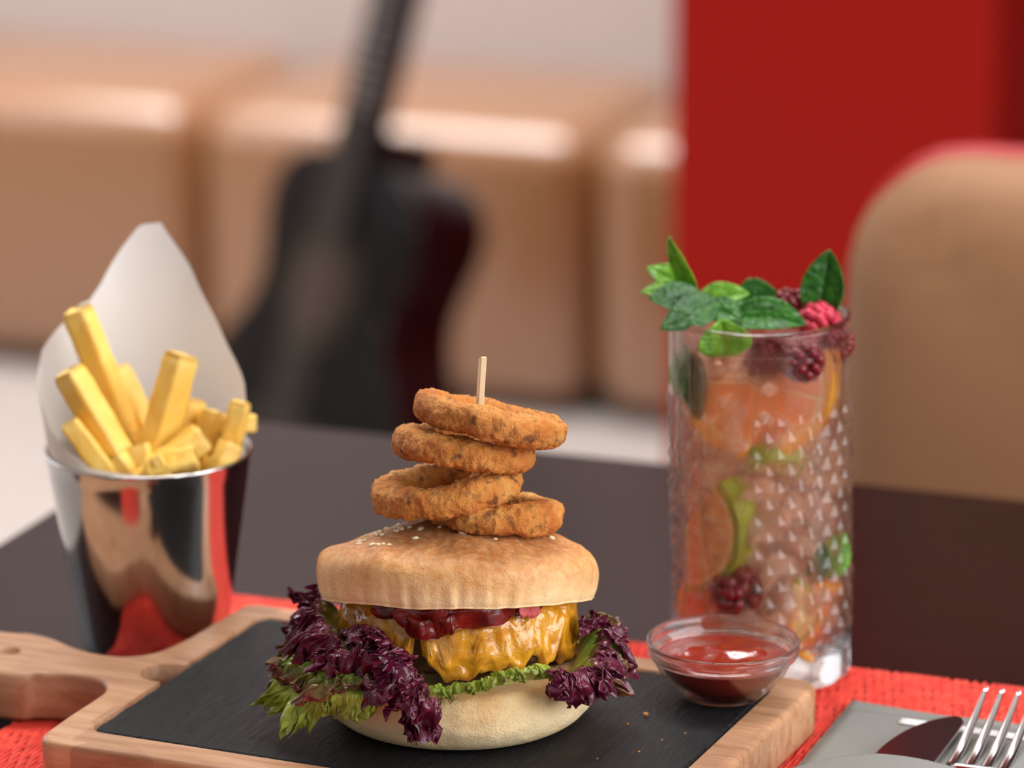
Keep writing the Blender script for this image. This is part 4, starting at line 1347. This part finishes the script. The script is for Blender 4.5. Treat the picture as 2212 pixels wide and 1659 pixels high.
# ------------------------------------------------------------------ sauce bowl
bb = onz(1560, 1503, SZ)
bowl = empty('sauce_bowl', (bb.x, bb.y, SZ+0.0002))
tag(bowl, 'small round glass bowl of ketchup on the board corner', 'bowl')
RB = 0.0281; HB = ony(1550, 1380, bb.y).z-SZ
o_ = [(0, 0.0004), (0.0135, 0.0004), (0.0150, 0.0008), (0.0160, 0.0020), (0.0195, 0.0055), (0.0232, 0.0100), (0.0254, 0.0142), (0.0262, 0.0160),
      (0.0270, HB-0.0062), (0.0277, HB-0.0052), (0.0278, HB-0.0035), (0.0276, HB-0.0028), (0.0281, HB-0.0018), (0.0281, HB-0.0006), (0.0275, HB), (0.0266, HB-0.0004), (0.0263, HB-0.0014),
      (0.0258, HB-0.0045), (0.0250, HB-0.0060), (0.0240, 0.0145), (0.0215, 0.0100), (0.0178, 0.0060), (0.0140, 0.0036), (0.008, 0.0028), (0, 0.0026)]
V, F = lathe(dens(o_, 2), 96)
o = mk('glass_wall', V, F, M['bowl_glass'], bowl)
o.data.materials.append(M['bowl_rim'])
for p in o.data.polygons:
    if p.center.z > HB-0.0066 or p.center.z < 0.0018: p.material_index = 1
def build_sauce():
    zf = 0.0156
    prof = [(0, 0.00275), (0.008, 0.00295), (0.0138, 0.0038), (0.0176, 0.0062), (0.0213, 0.0102), (0.0238, 0.0145), (0.0241, zf-0.0003), (0.0237, zf)]
    ring = [(0.0237*(1-i/14), zf) for i in range(1, 15)]
    def f(t, r, z):
        if z >= zf-1e-6:
            x, y = r*cos(t), r*sin(t)
            k = max(0, 1-(r/0.0237)**4)
            z += k*(0.0012*n3(x*130, y*130, 2)+0.0022*math.exp(-((y-0.002+0.003*sin(x*220))/0.004)**2)*(1 if abs(x) < 0.014 else 0.4))
        return r, z
    V, F = lathe(prof+ring, 80, f)
    o = mk('ketchup', V, F, M['ketchup'], None, loc=(bb.x, bb.y, SZ+0.0002))
    tag(o, 'thick red ketchup filling the small glass bowl', 'ketchup', kind='stuff')
build_sauce()
# crumbs on the slate
crnd = random.Random(4)
for (x, y, s) in [(1395, 1547, 0.0011), (1356, 1566, 0.0005), (1430, 1600, 0.0004), (1380, 1625, 0.0005), (1290, 1640, 0.0004), (1480, 1585, 0.0004)]:
    bm = bmesh.new(); bmesh.ops.create_icosphere(bm, subdivisions=1, radius=s)
    for v in bm.verts: v.co *= 0.7+0.5*crnd.random()
    p = onz(x, y, SZ)
    o = from_bm('crumb', bm, M['onion'], None, False, loc=(p.x, p.y, SZ+s*0.6))
    tag(o, 'tiny fried crumb on the slate beside the glass bowl', 'crumb', 'crumbs on the slate')

# ------------------------------------------------------------------ napkin, knife and fork
def build_napkin():
    c = to_uv(onz(1841, 1522, MT)); 
    u0, v1 = c[0], c[1]
    nap = empty('napkin', room(u0, v1, MT), -PSI)
    tag(nap, 'grey linen napkin folded into a cutlery pocket', 'napkin')
    W, D = 0.115, 0.20
    def sheet(name, fn, nu, nv, th, mat):
        V = []
        for i in range(nu):
            for j in range(nv): V.append(fn(i/(nu-1), j/(nv-1)))
        o = mk(name, V, grid_faces(nu, nv), mat, nap, True)
        md = o.modifiers.new('thickness', 'SOLIDIFY'); md.thickness = th; md.offset = 1
        return o
    # bottom layer, rear edge slightly wavy
    def low(a, b):
        x = a*W; y = -D+b*D
        sag = -0.004*sin(pi*min(1, x/0.03))*0 
        return (x+0.0006*n3(y*40, 0, 1)*(a < 0.02), y-0.0045*min(1, x/0.035)*b*(1 if x < 0.035 else 1)+0.001*n3(x*50, 2, 1)*b, 0.0006+0.0006*n3(x*30, y*30, 4)**2+0.0010*b*(0.5+0.5*n3(x*25, 3, 7)))
    sheet('lower_layer', low, 40, 60, 0.0008, M['linen'])
    def low2(a, b):
        x = 0.002+a*(W-0.002); y = -D+b*(D-0.0135)
        return (x, y, 0.0021+0.0007*n3(x*30, y*30, 9)+0.0005*b)
    sheet('middle_layer', low2, 30, 60, 0.0008, M['linen'])
    # white woven stripe near the hem
    def stripe(a, b):
        x = 0.024+a*(W-0.024); y = -0.0235+b*0.0058-0.004*a
        return (x, y, 0.0036)
    sheet('white_stripe', stripe, 30, 4, 0.0002, M['white_stripe'])
    # pocket flap bulging over the cutlery
    q = to_uv(onz(1990, 1668, MT+0.006)); fv = q[1]-v1
    def flap(a, b):
        x = 0.001+a*(W-0.001); y = -D+b*(D+fv)
        arch = sin(pi*min(1, max(0, x/0.075)))**0.8 if x < 0.075 else 0
        yy = y + b*(-0.010*(1-min(1, x/0.03)))
        return (x, yy, 0.0036+0.0068*arch*(0.55+0.45*b)+0.0005*n3(x*60, y*60, 3))
    sheet('pocket_flap', flap, 60, 60, 0.0010, M['linen'])
    return nap
build_napkin()
def axis_obj(name, loc, yaw, pitch=0.0, roll=0.0):
    e = empty(name, loc); e.rotation_euler = (Matrix.Rotation(-yaw, 3, 'Z') @ Matrix.Rotation(pitch, 3, 'X') @ Matrix.Rotation(roll, 3, 'Y')).to_euler()
    return e
def build_knife():
    tip = onz(2076, 1553, MT+0.0065)
    k = axis_obj('table_knife', tip, radians(20.5), radians(0), radians(4))
    tag(k, 'polished table knife with rounded tip in the napkin pocket', 'knife')
    # blade outline, tip at origin, pointing +y, flat up
    right = [(0.0, 0.0), (0.0022, -0.004), (0.0026, -0.012), (0.0026, -0.05), (0.0024, -0.09)]
    left = [(-0.0085, -0.10), (-0.0145, -0.088), (-0.0182, -0.068), (-0.0187, -0.050), (-0.0175, -0.036), (-0.0142, -0.021), (-0.0095, -0.0095), (-0.005, -0.0026), (-0.002, 0.0004)]
    loop = right+[catmull(left, i/30) for i in range(31)]
    bm = curve_solid('blade', [loop], 0.0016, 0.0003, None)
    from_bm('blade', bm, M['cutlery'], k, False)
    V, F = tube([(-0.0035, -0.088, 0), (-0.0035, -0.10, 0), (-0.0045, -0.15, 0), (-0.0045, -0.19, 0)], [0.003, 0.0042, 0.005, 0.0055], 14)
    mk('handle', V, F, M['cutlery'], k)
build_knife()
def build_fork():
    tip = onz(2130, 1487, MT+0.016)
    f = axis_obj('table_fork', tip, radians(20))
    tag(f, 'four-tined steel fork lying in the napkin pocket beside the knife', 'fork')
    def spine(s):   # s metres back from the tips -> height relative to tip
        return -0.0125*sin(min(1, s/0.055)*pi/2)+0.0035*max(0, (s-0.055)/0.05)
    for i in range(4):
        x0 = i*0.0062; V = []; n = 24
        for j in range(n):
            s = 0.052*j/(n-1)
            hw = 0.0008+0.0011*min(1, s/0.035); ht = 0.0006+0.0005*min(1, s/0.03)
            x = x0+0.0002*i*0
            for (a, b) in ((-1, -0.6), (-0.6, -1), (0.6, -1), (1, -0.6), (1, 0.6), (0.6, 1), (-0.6, 1), (-1, 0.6)):
                V.append((x+a*hw, -s, spine(s)+b*ht))
        F = grid_faces(n, 8, False, True); F.append(tuple(range(7, -1, -1))); F.append(tuple((n-1)*8+k for k in range(8)))
        mk('tine', V, F, M['cutlery'], f)
    V = []; n = 40
    for j in range(n):
        s = 0.050+0.14*j/(n-1); q = (s-0.05)
        hw = 0.0113 if q < 0.012 else 0.0113-(0.0113-0.0030)*min(1, (q-0.012)/0.022)
        if q > 0.06: hw = 0.003+0.005*(q-0.06)/0.08
        for (a, b) in ((-1, -0.6), (-0.6, -1), (0.6, -1), (1, -0.6), (1, 0.6), (0.6, 1), (-0.6, 1), (-1, 0.6)):
            V.append((0.0093+a*hw, -s, spine(s)+b*0.0011))
    F = grid_faces(n, 8, False, True); F.append(tuple(range(7, -1, -1))); F.append(tuple((n-1)*8+k for k in range(8)))
    mk('handle', V, F, M['cutlery'], f)
build_fork()
